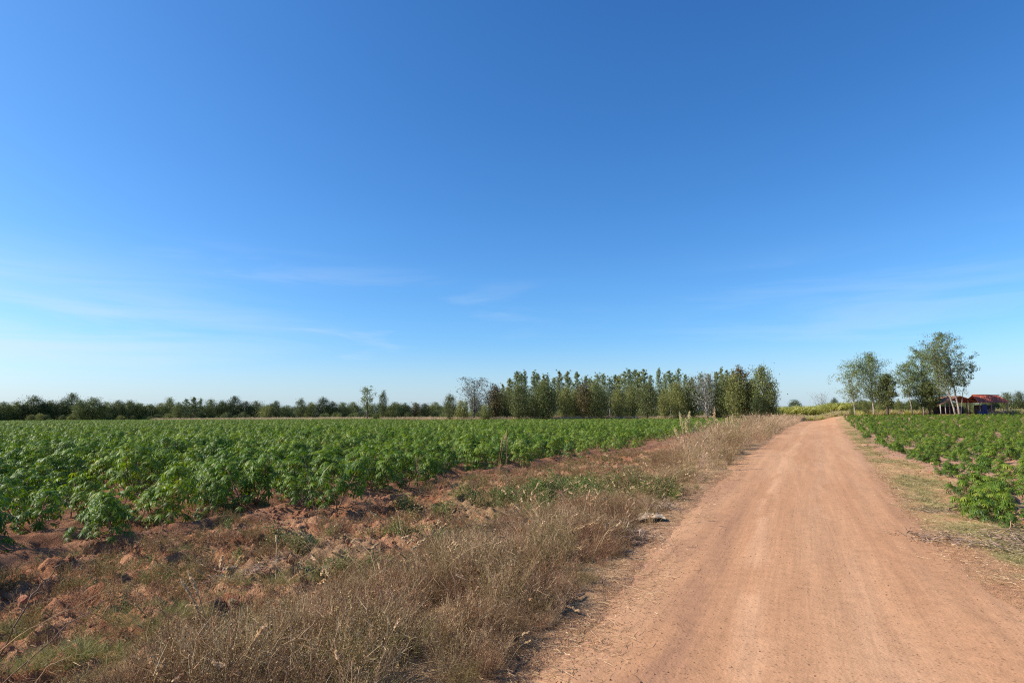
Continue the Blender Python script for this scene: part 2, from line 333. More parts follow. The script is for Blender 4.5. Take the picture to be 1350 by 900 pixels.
# ------------------------------------------------------------------ ground and road sheets
def axis(lo, hi, step, growth, far_lo, far_hi, cap=60):
    a = list(np.arange(lo, hi, step)); s = step; v = a[-1]
    while v < far_hi: s = min(s * growth, cap); v += s; a.append(v)
    s = step; v = lo; pre = []
    while v > far_lo: s = min(s * growth * 1.04, cap); v -= s; pre.append(v)
    return np.array(pre[::-1] + a)
def grid(name, xs, ys, hf, colf, m):
    X, Y = np.meshgrid(xs, ys); Z = hf(X, Y); nx, ny = len(xs), len(ys)
    V = np.stack([X, Y, Z], -1).reshape(-1, 3)
    i = (np.arange(ny - 1) * nx)[:, None] + np.arange(nx - 1)[None]
    T = np.stack([i, i + 1, i + nx + 1, i + nx], -1).reshape(-1, 4)
    return mesh(name, V, T, None, [m], None, True, colf(X, Y).reshape(-1, 3))
def lerp(a, b, t): return a * (1 - t[..., None]) + b * t[..., None]
C = lambda *v: np.array(v, float)
def ground_col(x, y):
    road, fL, wd, vg, fR = masks(x, y)
    n1 = fbm(x * .8, y * .8, 4, 62); n2 = fbm(x * 3.1, y * 3.1, 4, 71); n3 = fbm(x * .35, y * .35, 3, 81)
    c = lerp(C(.25, .105, .052), C(.40, .205, .11), sstep(n2, .36, .64))                      # red earth, paler crumbs
    c = lerp(c, C(.27, .18, .10), sstep(n1, .52, .68) * .6)                                   # litter
    c = lerp(c, C(.17, .17, .075), sstep(n3, .58, .70) * .4 * (1 - fL))
    c = lerp(c, lerp(C(.20, .085, .045), C(.34, .17, .09), n2), fL * .8)
    wc = lerp(C(.26, .15, .075), C(.45, .29, .15), sstep(n2, .35, .7))
    c = lerp(c, wc, wd)
    nv = fbm(across(x, y) * 1.3, along(x, y) * .45, 4, 65)
    vc = lerp(C(.46, .26, .125), C(.34, .27, .10), sstep(n2 * .5 + nv * .5, .36, .56))
    vc = lerp(vc, C(.20, .19, .055), sstep(nv, .46, .66) * .8)
    c = lerp(c, vc, vg * (1 - fR))
    c = lerp(c, lerp(C(.36, .19, .11), C(.46, .27, .17), n2), fR)
    rc = road_col(x, y)
    c = lerp(c, rc, np.maximum(road, .75 * sstep(x, XL(y) - .55, XL(y) + .1) * sstep(x, XR(y) + .8, XR(y) - .1)))
    farL = sstep(y, 130, 175); c = lerp(c, C(.23, .20, .10), farL)
    return c
def road_col(x, y):
    ac = across(x, y); al = along(x, y); n1 = fbm(ac * 1.1, al * .12, 4, 91); n2 = fbm(ac * 6, al * .9, 3, 95); u = (x - XL(y)) / (XR(y) - XL(y))
    c = lerp(C(.42, .218, .112), C(.475, .262, .140), sstep(n1, .3, .7))
    d = sstep(u + (n1 - .5) * .5, .22, .04) * sstep(y, 26, 9)                                # darker gravelly left margin
    c = lerp(c, C(.27, .14, .085), d * .6 * sstep(n2, .3, .6))
    tr = np.exp(-((u - .36 + (n1 - .5) * .08) / .04) ** 2) * .6 + np.exp(-((u - .64 + (n1 - .5) * .06) / .06) ** 2) * .35
    c = lerp(c, C(.54, .31, .175), tr * sstep(n2, .35, .6))
    c = lerp(c, C(.37, .18, .09), np.exp(-((u - .80 + (n1 - .5) * .1) / .05) ** 2) * .30)
    return c
xs = axis(-8.5, 5.0, .035, 1.022, -3500, 3500); ys = axis(2.6, 11, .035, 1.017, -60, 3500)
g = obj('ground', grid('ground', xs, ys, H, ground_col, M['ground'])); tag(g, kind='structure')
# road: rows along y, columns across
yr = np.unique(np.concatenate([np.arange(-6, 2.5, .3), 2.5 * (1.008 ** np.arange(0, 566))])); uc = np.linspace(-.9, .9, 110)
Yg = np.repeat(yr[:, None], len(uc), 1); mid = (XL(Yg) + XR(Yg)) / 2; hw = (XR(Yg) - XL(Yg)) / 2 + .85
Xg = mid + hw * uc[None] / .9
V = np.stack([Xg, Yg, roadH(Xg, Yg)], -1).reshape(-1, 3); nx = len(uc)
i = (np.arange(len(yr) - 1) * nx)[:, None] + np.arange(nx - 1)[None]
rd = obj('road', mesh('road', V, np.stack([i, i + 1, i + nx + 1, i + nx], -1).reshape(-1, 4), None, [M['road']], None, True, road_col(Xg, Yg).reshape(-1, 3)))
tag(rd, kind='structure')

# ------------------------------------------------------------------ scattering (one object of kind stuff)
def scatter(name, pts, protos, label, cat, scl, rot=None, pid=None):
    n = len(pts)
    if n == 0: return
    me = bpy.data.meshes.new(name); me.vertices.add(n); me.vertices.foreach_set('co', np.asarray(pts, np.float32).ravel())
    if rot is None:
        rot = np.zeros((n, 3)); rot[:, 2] = rng.uniform(0, 6.283, n); rot[:, :2] = rng.normal(0, .08, (n, 2))
    a = me.attributes.new('rot', 'FLOAT_VECTOR', 'POINT'); a.data.foreach_set('vector', np.asarray(rot, np.float32).ravel())
    a = me.attributes.new('scl', 'FLOAT', 'POINT'); a.data.foreach_set('value', np.broadcast_to(scl, (n,)).astype(np.float32))
    a = me.attributes.new('pid', 'INT', 'POINT'); a.data.foreach_set('value', (rng.integers(0, len(protos), n) if pid is None else pid).astype(np.int32))
    o = obj(name, me); tag(o, label, cat, kind='stuff')
    pc = bpy.data.collections.new(name + '_kinds')
    for k, pm in enumerate(protos): pc.objects.link(bpy.data.objects.new(f'{name}_kind_{k:02d}', pm))
    ng = bpy.data.node_groups.new(name, 'GeometryNodeTree')
    ng.interface.new_socket('Geometry', in_out='INPUT', socket_type='NodeSocketGeometry'); ng.interface.new_socket('Geometry', in_out='OUTPUT', socket_type='NodeSocketGeometry')
    gi = ng.nodes.new('NodeGroupInput'); go = ng.nodes.new('NodeGroupOutput'); ip = ng.nodes.new('GeometryNodeInstanceOnPoints')
    ci = ng.nodes.new('GeometryNodeCollectionInfo'); ci.inputs['Collection'].default_value = pc; ci.inputs['Separate Children'].default_value = True; ci.inputs['Reset Children'].default_value = True
    def at(nm, ty):
        q = ng.nodes.new('GeometryNodeInputNamedAttribute'); q.data_type = ty; q.inputs['Name'].default_value = nm; return q.outputs['Attribute']
    ll = ng.links
    ll.new(gi.outputs[0], ip.inputs['Points']); ll.new(ci.outputs[0], ip.inputs['Instance']); ip.inputs['Pick Instance'].default_value = True
    ll.new(at('pid', 'INT'), ip.inputs['Instance Index']); ll.new(at('rot', 'FLOAT_VECTOR'), ip.inputs['Rotation']); ll.new(at('scl', 'FLOAT'), ip.inputs['Scale'])
    ll.new(ip.outputs[0], go.inputs[0])
    md = o.modifiers.new('scatter', 'NODES'); md.node_group = ng
    return o
def infr(x, y, margin=1.0, half=.93):
    return (y > 1.2) & (np.abs(x) < y * half + margin)

# ------------------------------------------------------------------ cassava
ORD = ['first', 'second', 'third', 'fourth', 'fifth', 'sixth', 'seventh', 'eighth', 'ninth', 'tenth', 'eleventh', 'twelfth', 'thirteenth', 'fourteenth', 'fifteenth', 'sixteenth', 'seventeenth', 'eighteenth', 'nineteenth', 'twentieth',
       'twenty-first', 'twenty-second', 'twenty-third', 'twenty-fourth', 'twenty-fifth', 'twenty-sixth', 'twenty-seventh', 'twenty-eighth', 'twenty-ninth', 'thirtieth', 'thirty-first', 'thirty-second', 'thirty-third', 'thirty-fourth', 'thirty-fifth', 'thirty-sixth',
       'thirty-seventh', 'thirty-eighth', 'thirty-ninth', 'fortieth', 'forty-first', 'forty-second', 'forty-third', 'forty-fourth', 'forty-fifth', 'forty-sixth', 'forty-seventh', 'forty-eighth', 'forty-ninth', 'fiftieth']
def palm(nl, full):
    V = []; T = []; k = 0
    for a in np.linspace(-R(118), R(118), nl):
        Ln = 1 - .35 * abs(a) / R(118); d = np.array([math.sin(a), math.cos(a)]); s = np.array([d[1], -d[0]]); wv = .115 if full else .16
        def pt(r, sd, z): q = d * r * Ln + s * sd * Ln; V.append([q[0], q[1], z])
        if full:
            pt(.02, 0, 0); pt(.38, wv * .8, -.02); pt(.38, -wv * .8, -.02); pt(.72, wv, -.20); pt(.72, -wv, -.20); pt(1.0, 0, -.46)
            T += [[k, k + 1, k + 2], [k + 1, k + 3, k + 2], [k + 2, k + 3, k + 4], [k + 3, k + 5, k + 4]]; k += 6
        else:
            pt(0, 0, 0); pt(.6, wv, -.13); pt(.6, -wv, -.13); pt(1, 0, -.42); T += [[k, k + 1, k + 2], [k + 1, k + 3, k + 2]]; k += 4
    return np.array(V), np.array(T)
PF = palm(7, True); PM = palm(5, False)
def cassava(seed, lod, h=.9):
    r = np.random.default_rng(seed); fo = Geo(); st = Geo()
    nst = int(r.integers(2, 4)) if lod == 0 else 2
    nleaf = {0: 105, 1: 44, 2: 22}[lod]; tp = PF if lod == 0 else PM
    allp = []; alld = []; allu = []; alls = []; allr = []
    for i in range(nst):
        a = r.uniform(0, 6.28); tilt = r.uniform(.15, .65); hh = h * r.uniform(.75, 1.05)
        n = 7; t = np.linspace(0, 1, n)[:, None]
        d = np.array([math.cos(a) * tilt, math.sin(a) * tilt, 1.0])
        path = t * hh * nrm(d) + np.array([math.cos(a), math.sin(a), 0]) * .03 + np.cumsum(r.normal(0, .012, (n, 3)), 0) * t
        tube(st, path, np.linspace(.014, .006, n), 5 if lod == 0 else 3, r.uniform())
        m = nleaf // nst; tt = 1 - r.beta(1.05, 1.7, m) * .88
        pos = np.stack([np.interp(tt, t[:, 0], path[:, j]) for j in range(3)], -1)
        az = np.arange(m) * 2.4 + r.uniform(0, 6); el = (.05 + .9 * tt ** 3) + r.normal(0, .22, m)
        pl = (.16 + .24 * (1 - tt) + .05 * r.normal(size=m)) * (h / .9 + .1)
        pd = np.stack([np.cos(az) * np.cos(el), np.sin(az) * np.cos(el), np.sin(el)], -1)
        end = pos + pd * pl[:, None]; end[:, 2] = np.maximum(end[:, 2], .12)
        mid = pos + pd * pl[:, None] * .55; mid[:, 2] += .02
        if lod == 0: ribbons(st, np.stack([pos, mid, end], 1), .005, r.uniform(size=m))
        droop = -.55 - .35 * r.uniform(size=m) + .5 * (tt > .93)
        ld = np.stack([np.cos(az), np.sin(az), droop], -1) + r.normal(0, .18, (m, 3))
        allp.append(end); alld.append(ld); allu.append(np.stack([np.cos(az) * .3, np.sin(az) * .3, np.ones(m)], -1)); alls.append(r.uniform(.09, .17, m) * (1.0 if lod == 0 else (1.25 if lod == 1 else 1.7)) * (.5 + .5 * h / .9))
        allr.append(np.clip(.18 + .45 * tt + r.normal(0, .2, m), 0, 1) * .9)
    A = np.concatenate
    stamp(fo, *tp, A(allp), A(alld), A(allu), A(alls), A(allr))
    return fo, st
NV = 12
cas_f, cas_s, cas_lo = [], [], []
for k in range(NV):
    fo, st = cassava(100 + k, 0); cas_f.append(fo.mesh('cassava_foliage', [M['cassava']])); cas_s.append(st.mesh('cassava_stem', [M['cassava_stem']]))
cas_fr = []
cas_sr = []
for k in range(8):
    fo, st = cassava(300 + k, 0, .52); cas_fr.append(fo.mesh('low_cassava_foliage', [M['cassava']])); cas_sr.append(st.mesh('low_cassava_stem', [M['cassava_stem']]))
def joined(seed, lod, h, m):
    fo, st = cassava(seed, lod, h)
    for V_, T_, r_ in [(np.vstack(st.V), np.vstack(st.T), np.concatenate(st.r))]: fo.add(V_, T_, r_, 1)
    return fo.mesh('cassava_plant', [m, M['cassava_stem']])
mid_l = [joined(200 + k, 0, .9, M['cassava' if k % 4 else 'cassava_pale']) for k in range(6)] + [joined(210 + k, 1, .9, M['cassava' if k % 4 else 'cassava_pale']) for k in range(6)] + [joined(220 + k, 2, .9, M['cassava_pale' if k % 3 else 'cassava']) for k in range(6)]
mid_r = [joined(230 + k, 0, .55, M['cassava']) for k in range(6)] + [joined(240 + k, 1, .55, M['cassava']) for k in range(6)] + [joined(250 + k, 2, .55, M['cassava']) for k in range(6)]
def field_points(which):
    s = np.arange(-330, 260, 1.0 if which == 'L' else .95); u = np.arange(-150, 330, .66)
    S, U = np.meshgrid(s, u); S = S + rng.normal(0, .20, S.shape); U = U + rng.uniform(-.36, .36, U.shape)
    x = (S * DY + U * DX).ravel(); y = (-S * DX + U * DY).ravel()
    ok = infr(x, y, 3.0) & (y > 2)
    x, y = x[ok], y[ok]
    if which == 'L': ok = (FLd(x, y) > .10 + 3.2 * np.maximum(0, fbm(x * .8, y * .8, 2, 131) - .52)) & (x < XL(y) - .5 - 1.4 * sstep(y, 40, 90)) & (y < 152 + 88 * sstep(-x, 10, 70)) & (fbm(x * .25, y * .25, 3, 130) > .27) & (rng.uniform(size=len(x)) < .70 + .3 * sstep(FLd(x, y), .3, 3.5))
    else: ok = (right_field(x, y) > .28) & (y < 112) & (fbm(x * .5, y * .5, 3, 141) > .30 + .13 * sstep(right_field(x, y), 2.2, .2)) & (rng.uniform(size=len(x)) < .93)
    x, y = x[ok], y[ok]
    # thin out with distance, grow to fill
    p = np.clip(55 / y, .30, 1); keep = rng.uniform(size=len(x)) < p; x, y, p = x[keep], y[keep], p[keep]
    return x, y, p
def plant_field(which):
    x, y, p = field_points(which)
    if which == 'R':
        q = np.array([G(*v) for v in [(1272, 672), (1292, 680), (1312, 684), (1330, 692), (1282, 655), (1304, 662), (1326, 650), (1350, 655), (1345, 640), (1368, 690), (1262, 650)]])
        x = np.concatenate([x, q[:, 0]]); y = np.concatenate([y, q[:, 1]]); p = np.concatenate([p, np.ones(len(q))])
    z = H(x, y) - .02
    hs = .78 + .30 * fbm(x * .3, y * .3, 3, 150) + rng.normal(0, .09, len(x))
    if which == 'L':
        dd = FLd(x, y); hs = hs * (1 - .25 * (rng.uniform(size=len(x)) < .25) * (dd < 2))
        hs = hs * (1 - .22 * sstep(x, -1, 6) * sstep(y, 60, 20))
        hs = hs * (1 - .10 * sstep(y, 60, 160))
    hs = np.clip(hs * np.where(rng.uniform(size=len(x)) < .18, .72, 1) * .90, .38, 1.15) * (1 if which == 'L' else rng.uniform(.62, 1.02, len(x)))
    inside = np.abs((x) / y) < .90
    order = np.argsort(np.where(inside, y, 1e9)); nk = 190 if which == 'L' else 110
    own = order[:nk]; rest = np.setdiff1d(np.arange(len(x)), own)
    F_, S_ = (cas_f, cas_s) if which == 'L' else (cas_fr, cas_sr)
    if which == 'L': fr_ = sorted([j for j in own if FLd(x[j], y[j]) < 1.5 and abs(x[j] / y[j]) < .88], key=lambda j: x[j] / y[j]); frn = {j: k for k, j in enumerate(fr_)}
    for c, j in enumerate(own):
        rt = empty('cassava_plant', (x[j], y[j], z[j]), rng.uniform(0, 6.28), float(hs[j]))
        if which == 'L':
            front = j in frn
            if front: tag(rt, 'cassava plant in the front row beside the bare earth, ' + ORD[frn[j]] + ' from the left edge' if frn[j] < 50 else 'cassava plant in the far part of the front row beside the bare earth', 'cassava plant', 'cassava plants in the front row left of the road')
            else: tag(rt, 'leafy green cassava plant behind the front row in the left field', 'cassava plant', 'cassava plants standing deeper in the left field')
        else: tag(rt, 'low dark green cassava plant in the field right of the road', 'cassava plant', 'low cassava plants right of the road')
        k = int(rng.integers(0, len(F_))); obj('foliage', F_[k], rt); obj('stem', S_[k], rt)
    xr_, yr_, pr = x[rest], y[rest], p[rest]
    lod = np.where(yr_ < 24, 0, np.where(yr_ < 60, 1, 2)); pid = lod * 6 + rng.integers(0, 6, len(rest))
    sc_ = hs[rest] * (1 + .22 * (1 / np.sqrt(pr) - 1))
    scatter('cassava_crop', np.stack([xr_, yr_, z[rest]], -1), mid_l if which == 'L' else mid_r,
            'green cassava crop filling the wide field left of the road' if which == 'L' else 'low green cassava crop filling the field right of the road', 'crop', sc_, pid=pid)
plant_field('L'); plant_field('R')

# ------------------------------------------------------------------ weeds and grasses
def dry_weed(seed, h, nst, m, olive=0, leafy=3):
    r = np.random.default_rng(seed); g_ = Geo(); n = nst; K = 6
    az = r.uniform(0, 6.28, n); tilt = r.uniform(.05, .95, n); ln = h * r.uniform(.6, 1.15, n)
    d = nrm(np.stack([np.cos(az) * tilt, np.sin(az) * tilt, np.ones(n)], -1))
    base = np.stack([np.cos(az), np.sin(az), 0 * az], -1) * (r.uniform(0, .12, n))[:, None]
    st = np.cumsum(d[:, None] * (ln / (K - 1))[:, None, None] + r.normal(0, .011, (n, K, 3)), 1) - d[:, None] * (ln / (K - 1))[:, None, None]
    paths = base[:, None] + st; global rng
    ribbons(g_, paths, .0036, np.clip(r.normal(.55, .28, n), 0, 1))
    q = 12; i = np.repeat(np.arange(n), q); t = r.uniform(.2, 1, n * q) * (K - 1); a = np.minimum(t.astype(int), K - 2); f = (t - a)[:, None]
    p0 = paths[i, a] * (1 - f) + paths[i, a + 1] * f; dd = nrm(d[i] + r.normal(0, .75, (n * q, 3)) + [0, 0, .2]); tl = r.uniform(.05, .15, n * q)[:, None] * h / .4
    p2 = p0 + dd * tl; p1 = p0 + dd * tl * .5 + r.normal(0, .008, (n * q, 3))
    ribbons(g_, np.stack([p0, p1, p2], 1), .0026, np.clip(r.normal(.55, .25, n * q), 0, 1))
    j = np.repeat(np.arange(n * q), leafy); ff = r.uniform(.2, 1, len(j))[:, None]
    stamp(g_, *RH, p0[j] + (p2 - p0)[j] * ff + r.normal(0, .006, (len(j), 3)), r.normal(size=(len(j), 3)), r.normal(size=(len(j), 3)), r.uniform(.005, .014, len(j)) * (h / .42) ** .5, np.clip(r.normal(.5, .3, len(j)), 0, 1))
    return g_.mesh('dry_weed_clump', [m])
def tuft(seed, h, n, m, wid=.006, spread=.8, rad=.06, plumes=0, pm=None, curve=.5):
    r = np.random.default_rng(seed); g_ = Geo(); K = 6
    az = r.uniform(0, 6.28, n); tilt = np.abs(r.normal(0, spread * .5, n)); ln = h * r.uniform(.45, 1.1, n); t = np.linspace(0, 1, K)
    out_ = np.stack([np.cos(az), np.sin(az), 0 * az], -1)
    base = out_ * r.uniform(0, rad, n)[:, None]
    horiz = (tilt[:, None] * t + curve * r.uniform(0, 1, n)[:, None] * t ** 2.5) * ln[:, None]
    vert = (t - .30 * curve * t ** 3) * ln[:, None]
    paths = base[:, None] + out_[:, None] * horiz[..., None] + np.array([0, 0, 1.]) * vert[..., None] + r.normal(0, .012 * h, (n, K, 3)) * t[None, :, None]
    ribbons(g_, paths, wid * r.uniform(.6, 1.3, n), np.clip(r.normal(.5, .28, n), 0, 1))
    if plumes:
        for q in r.choice(n, plumes, replace=False):
            p = paths[q][-1]; dd = nrm(paths[q][-1] - paths[q][-2]); k = 46
            tt = r.uniform(0, 1, k)[:, None] * .16 * h
            stamp(g_, *RH, p + dd * (tt - .03), dd + r.normal(0, .35, (k, 3)), r.normal(size=(k, 3)), .045 * h, np.clip(r.normal(.7, .2, k), 0, 1), 0)
    return g_.mesh('grass_tuft', [m])
M['dry_light'] = mat('dry_weed_light', [(0, (.11, .062, .034)), (.35, (.28, .175, .092)), (.7, (.46, .315, .175)), (1, (.66, .51, .32))], .9, .1, .15, .2)
M['dry_dark'] = mat('dry_weed_dark', [(0, (.08, .045, .025)), (.5, (.20, .115, .058)), (1, (.36, .24, .14))], .9, .1, .1, .25)
dryw = [dry_weed(400 + k, .42, 30, M[['dry', 'dry', 'dry_light', 'dry_olive', 'dry_light', 'dry', 'dry_dark', 'dry_dark'][k]]) for k in range(8)]
# near mound of dry weeds
def rand_zone(n, x0, x1, y0, y1, f):
    x = rng.uniform(x0, x1, n); y = rng.uniform(y0, y1, n); k = f(x, y) & infr(x, y, 1.0); return x[k], y[k]
def wzone(x, y, extra=0):
    return (x > WL(y) + .15 - extra) & (x < XL(y) - .22)
wobf = lambda x, y: fbm(x * .9, y * .9, 3, 160)
x, y = rand_zone(15000, -7, 6, 1.6, 15.5, lambda x, y: wzone(x, y) & (rng.uniform(size=len(x)) < .25 + 1.1 * sstep(fbm(x * 1.5, y * 1.5, 3, 163), .36, .56)))
d2e = np.minimum(x - WL(y), XL(y) - x)
sc_ = (.32 + .62 * sstep(d2e, .0, 1.2)) * rng.uniform(.6, 1.15, len(x)) * (1 - .25 * sstep(y, 4.2, 2.2)) * (.55 + .85 * fbm(x * 1.4, y * 1.4, 3, 161))
pidw = (np.clip(fbm(x * .9, y * .9, 3, 162) * 2.4 - .7, 0, .999) * 8 * .75 + rng.uniform(0, 2, len(x))).astype(int) % 8
sc_ *= (1 - .55 * sstep(y, 9.0, 12.0) * sstep(y, 15.5, 14))
k = rng.uniform(size=len(x)) < np.clip(.55 + .3 * (y < 6), 0, 1); x, y, sc_, pidw = x[k], y[k], sc_[k], pidw[k]
scatter('dry_weeds', np.stack([x, y, H(x, y)], -1), dryw, 'brown dry weeds matted along the left edge of the road', 'weeds', sc_, pid=pidw)
print('weeds', len(x))
stk = [tuft(480 + k, .62, 16, M['straw'], .0045, .9, .10, 3, curve=.7) for k in range(4)] + [dry_weed(490 + k, .6, 9, M['dry_dark'], leafy=1) for k in range(2)]
xs_, ys_ = rand_zone(1500, -7, 6, 2.2, 15, lambda x, y: wzone(x, y, .5)); k = rng.uniform(size=len(xs_)) < .5; xs_, ys_ = xs_[k], ys_[k]
scatter('dry_stalks', np.stack([xs_, ys_, H(xs_, ys_)], -1), stk, 'loose pale straw stalks and dark stems standing among the dry weeds', 'stalks', rng.uniform(.5, 1.05, len(xs_)) * (.65 + .35 * sstep(ys_, 3, 6)))
# taller dry bushes and straw grass along the verge further on
M['verge_straw'] = mat('verge_straw', [(0, (.24, .15, .085)), (.5, (.48, .33, .20)), (1, (.70, .55, .38))], .85, .15, .2, .2)
tall = [tuft(500 + k, 1.0, 95, M['verge_straw'], .006, .55, .12, 8) for k in range(5)]
bushy = [dry_weed(520 + k, .95, 44, M[['dry_light', 'dry', 'dry_light', 'dry_olive', 'dry_light'][k]], leafy=4) for k in range(5)]
def vzone(x, y):
    wid = np.clip(XL(y) - WL(y), .8, 4.5); return (x > XL(y) - wid * .95) & (x < XL(y) - .25)
x, y = rand_zone(30000, -2, 90, 13.2, 190, vzone)
p = np.clip(22 / y, .12, 1) * sstep(wobf(x * .5, y * .5), .18, .42); k = rng.uniform(size=len(x)) < p * 1.0; x, y = x[k], y[k]
hh = .38 + .42 * sstep(y, 13, 17) + .25 * sstep(y, 18, 30) + .45 * sstep(y, 38, 55)
hh = hh * rng.uniform(.7, 1.25, len(x)) * np.clip(.45 + (XL(y) - x) * .45, .5, 1)
pid = np.where(rng.uniform(size=len(x)) < .25 + .5 * sstep(y, 28, 55), rng.integers(0, 5, len(x)), 5 + rng.integers(0, 5, len(x)))
scatter('dry_grass', np.stack([x, y, H(x, y)], -1), tall + bushy, 'tall dry straw grass and brown bushes lining the left of the road', 'grass', hh, pid=pid)
print('verge', len(x))
# thin weedy scrub in the bare strip and field edge
greent = [tuft(540 + k, .15, 80, M['grass'], .004, 1.5, .14) for k in range(4)]
greenw = []
def leafy_weed(seed, h, m, nst=9, ls=.035):
    r = np.random.default_rng(seed); g_ = Geo(); az = r.uniform(0, 6.28, nst); tl = r.uniform(.1, 1.3, nst)
    d = nrm(np.stack([np.cos(az) * tl, np.sin(az) * tl, np.ones(nst)], -1)); t = np.linspace(0, 1, 5)[None, :, None]
    paths = d[:, None] * t * h * r.uniform(.6, 1.1, nst)[:, None, None] + np.cumsum(r.normal(0, .012, (nst, 5, 3)), 1)
    ribbons(g_, paths, .004, r.uniform(size=nst)); q = 26; i = np.repeat(np.arange(nst), q); a = r.integers(1, 5, nst * q)
    pos = paths[i, a] + r.normal(0, .035, (nst * q, 3)) * h / .3; dd = r.normal(size=(nst * q, 3)); dd[:, 2] *= .4
    stamp(g_, *RH, pos, dd, np.array([[0, 0, 1.]]) + r.normal(0, .4, (nst * q, 3)), r.uniform(.5, 1.4, nst * q) * ls, np.clip(r.normal(.45, .28, nst * q), 0, 1))
    return g_.mesh('leafy_weed', [m])
greenw = [leafy_weed(560 + k, .30, M['weed' if k % 3 else 'dry_olive']) for k in range(6)]
def disc(px, py, rx, ry, n):          # a patch centred where the photo shows it
    cx, cy = G(px, py, .1); a = rng.uniform(0, 6.28, n); q = np.sqrt(rng.uniform(0, 1, n)) ** .8; return cx + np.cos(a) * q * rx, cy + np.sin(a) * q * ry
patches = [(790, 640, 1.7, 1.5, 210, .95), (835, 650, .9, .9, 60, .8), (710, 655, 1.3, 1.0, 90, .8), (740, 645, 1.4, 1.2, 120, .9), (480, 738, .55, .45, 60, .75), (835, 700, .4, .4, 14, .7), (560, 665, .5, .5, 30, .9), (640, 650, .6, .6, 30, .8),
           (520, 690, .35, .3, 22, .8), (380, 705, .4, .3, 22, .6), (610, 695, .8, .6, 34, .7), (450, 640, .5, .4, 14, .8)]
X, Y, S = [], [], []
for px, py, rx, ry, n, s in patches:
    a, b = disc(px, py, rx, ry, n); X.append(a); Y.append(b); S.append(np.full(n, s))
x, y, s = map(np.concatenate, (X, Y, S)); k = (x < XL(y) - .35) & (rng.uniform(size=len(x)) < .2 + 1.2 * sstep(fbm(x * 1.3, y * 1.3, 3, 172), .35, .6)); x, y, s = x[k], y[k], s[k]; s = s * rng.uniform(.6, 1.25, len(x))
bx, by = rand_zone(2600, -7, 8, 3, 26, lambda x, y: (FLd(x, y) < .3) & (x < WL(y) + 1) & (fbm(x * 1.2, y * 1.2, 3, 170) > .56))
x = np.concatenate([x, bx]); y = np.concatenate([y, by]); s = np.concatenate([s, rng.uniform(.25, .6, len(bx))])
scatter('green_weeds', np.stack([x, y, H(x, y)], -1), greenw, 'low green leafy weeds growing on the bare earth strip', 'weeds', s)
gp = [(190, 790, .6, .25, 150), (60, 850, .6, .22, 120), (110, 830, .5, .2, 50), (10, 800, .3, .2, 60), (150, 815, .4, .2, 40), (350, 745, .5, .3, 40), (290, 770, .4, .3, 30), (420, 735, .4, .25, 25), (240, 745, .3, .25, 20)]
X, Y = [], []
for px, py, rx, ry, n in gp: a, b = disc(px, py, rx, ry, n); X.append(a); Y.append(b)
bx, by = rand_zone(2200, -7, 4, 3, 16, lambda x, y: (FLd(x, y) < .0) & (x < WL(y) + .4) & (fbm(x * .9, y * .9, 3, 180) > .58))
x = np.concatenate(X + [bx]); y = np.concatenate(Y + [by])
k = rng.uniform(size=len(x)) < .4; x, y = x[k], y[k]
scatter('green_grass', np.stack([x, y, H(x, y)], -1), greent, 'short green and straw coloured grass tufts on the earth at lower left', 'grass', rng.uniform(.3, .75, len(x)))
# short sparse dry growth over the bare strip
dl = [dry_weed(600 + k, .16, 22, M['dry_olive' if k % 2 else 'dry'], leafy=2) for k in range(5)]
x, y = rand_zone(9000, -8, 8, 2.5, 26, lambda x, y: (FLd(x, y) < .1) & (x < WL(y) + .4) & (rng.uniform(size=len(x)) < .12 + .8 * sstep(fbm(x * .9, y * .9, 3, 190), .42, .58)))
k = rng.uniform(size=len(x)) < .72
x, y = x[k], y[k]
scatter('dry_stubble', np.stack([x, y, H(x, y)], -1), dl, 'short dry stubble scattered over the bare red earth', 'stubble', rng.uniform(.5, 1.3, len(x)))
# right verge grass: very short
vg = [tuft(620 + k, .07, 70, M['vergegrass'], .004, 2.2, .12, curve=.9) for k in range(5)]
x, y = rand_zone(52000, 1, 40, 3.5, 60, lambda x, y: (x > XR(y) + .1) & (right_field(x, y) < .35) & (x < FRf(y) + 6) & (rng.uniform(size=len(x)) < .06 + sstep(fbm(across(x, y) * 1.3, along(x, y) * .45, 4, 65) + .3 * (fbm(x * 3, y * 3, 2, 3) - .5), .38, .58) * sstep(x - XR(y), .05, .9)))
k = rng.uniform(size=len(x)) < np.clip(14 / y, .15, 1); x, y = x[k], y[k]
scatter('verge_grass', np.stack([x, y, H(x, y)], -1), vg, 'thin olive and straw coloured grass on the right shoulder of the road', 'grass', rng.uniform(.45, 1.15, len(x)) * (1 + .5 * sstep(y, 12, 40)))
print('verge grass', len(x))

# clods, pebbles, litter
def lump(seed, rough=.3, sub=2):
    import bmesh
    bm = bmesh.new(); bmesh.ops.create_icosphere(bm, subdivisions=sub, radius=1); r = np.random.default_rng(seed); o = r.uniform(0, 50, 3)
    for v in bm.verts:
        p = np.array(v.co); n_ = vnoise(p[0] * 1.7 + o[0] + p[2], p[1] * 1.7 + o[1] - p[2] * .7, seed) * .65 + vnoise(p[0] * 4 + o[2], p[1] * 4 + p[2] * 3, seed + 1) * .35
        v.co *= (1 - rough + 2 * rough * float(n_)); v.co.z *= .7
    me = bpy.data.meshes.new('earth_clod'); bm.to_mesh(me); bm.free(); return me
cl = [lump(k, .75) for k in range(6)]
for m_ in cl: m_.materials.append(M['clod'])
x, y = rand_zone(60000, -8, 9, 2.8, 26, lambda x, y: (x < WL(y) + .5) & (FLd(x, y) < 1.2) & (rng.uniform(size=len(x)) < .12 + .9 * sstep(fbm(x * 1.6, y * 1.6, 3, 210), .48, .62)))
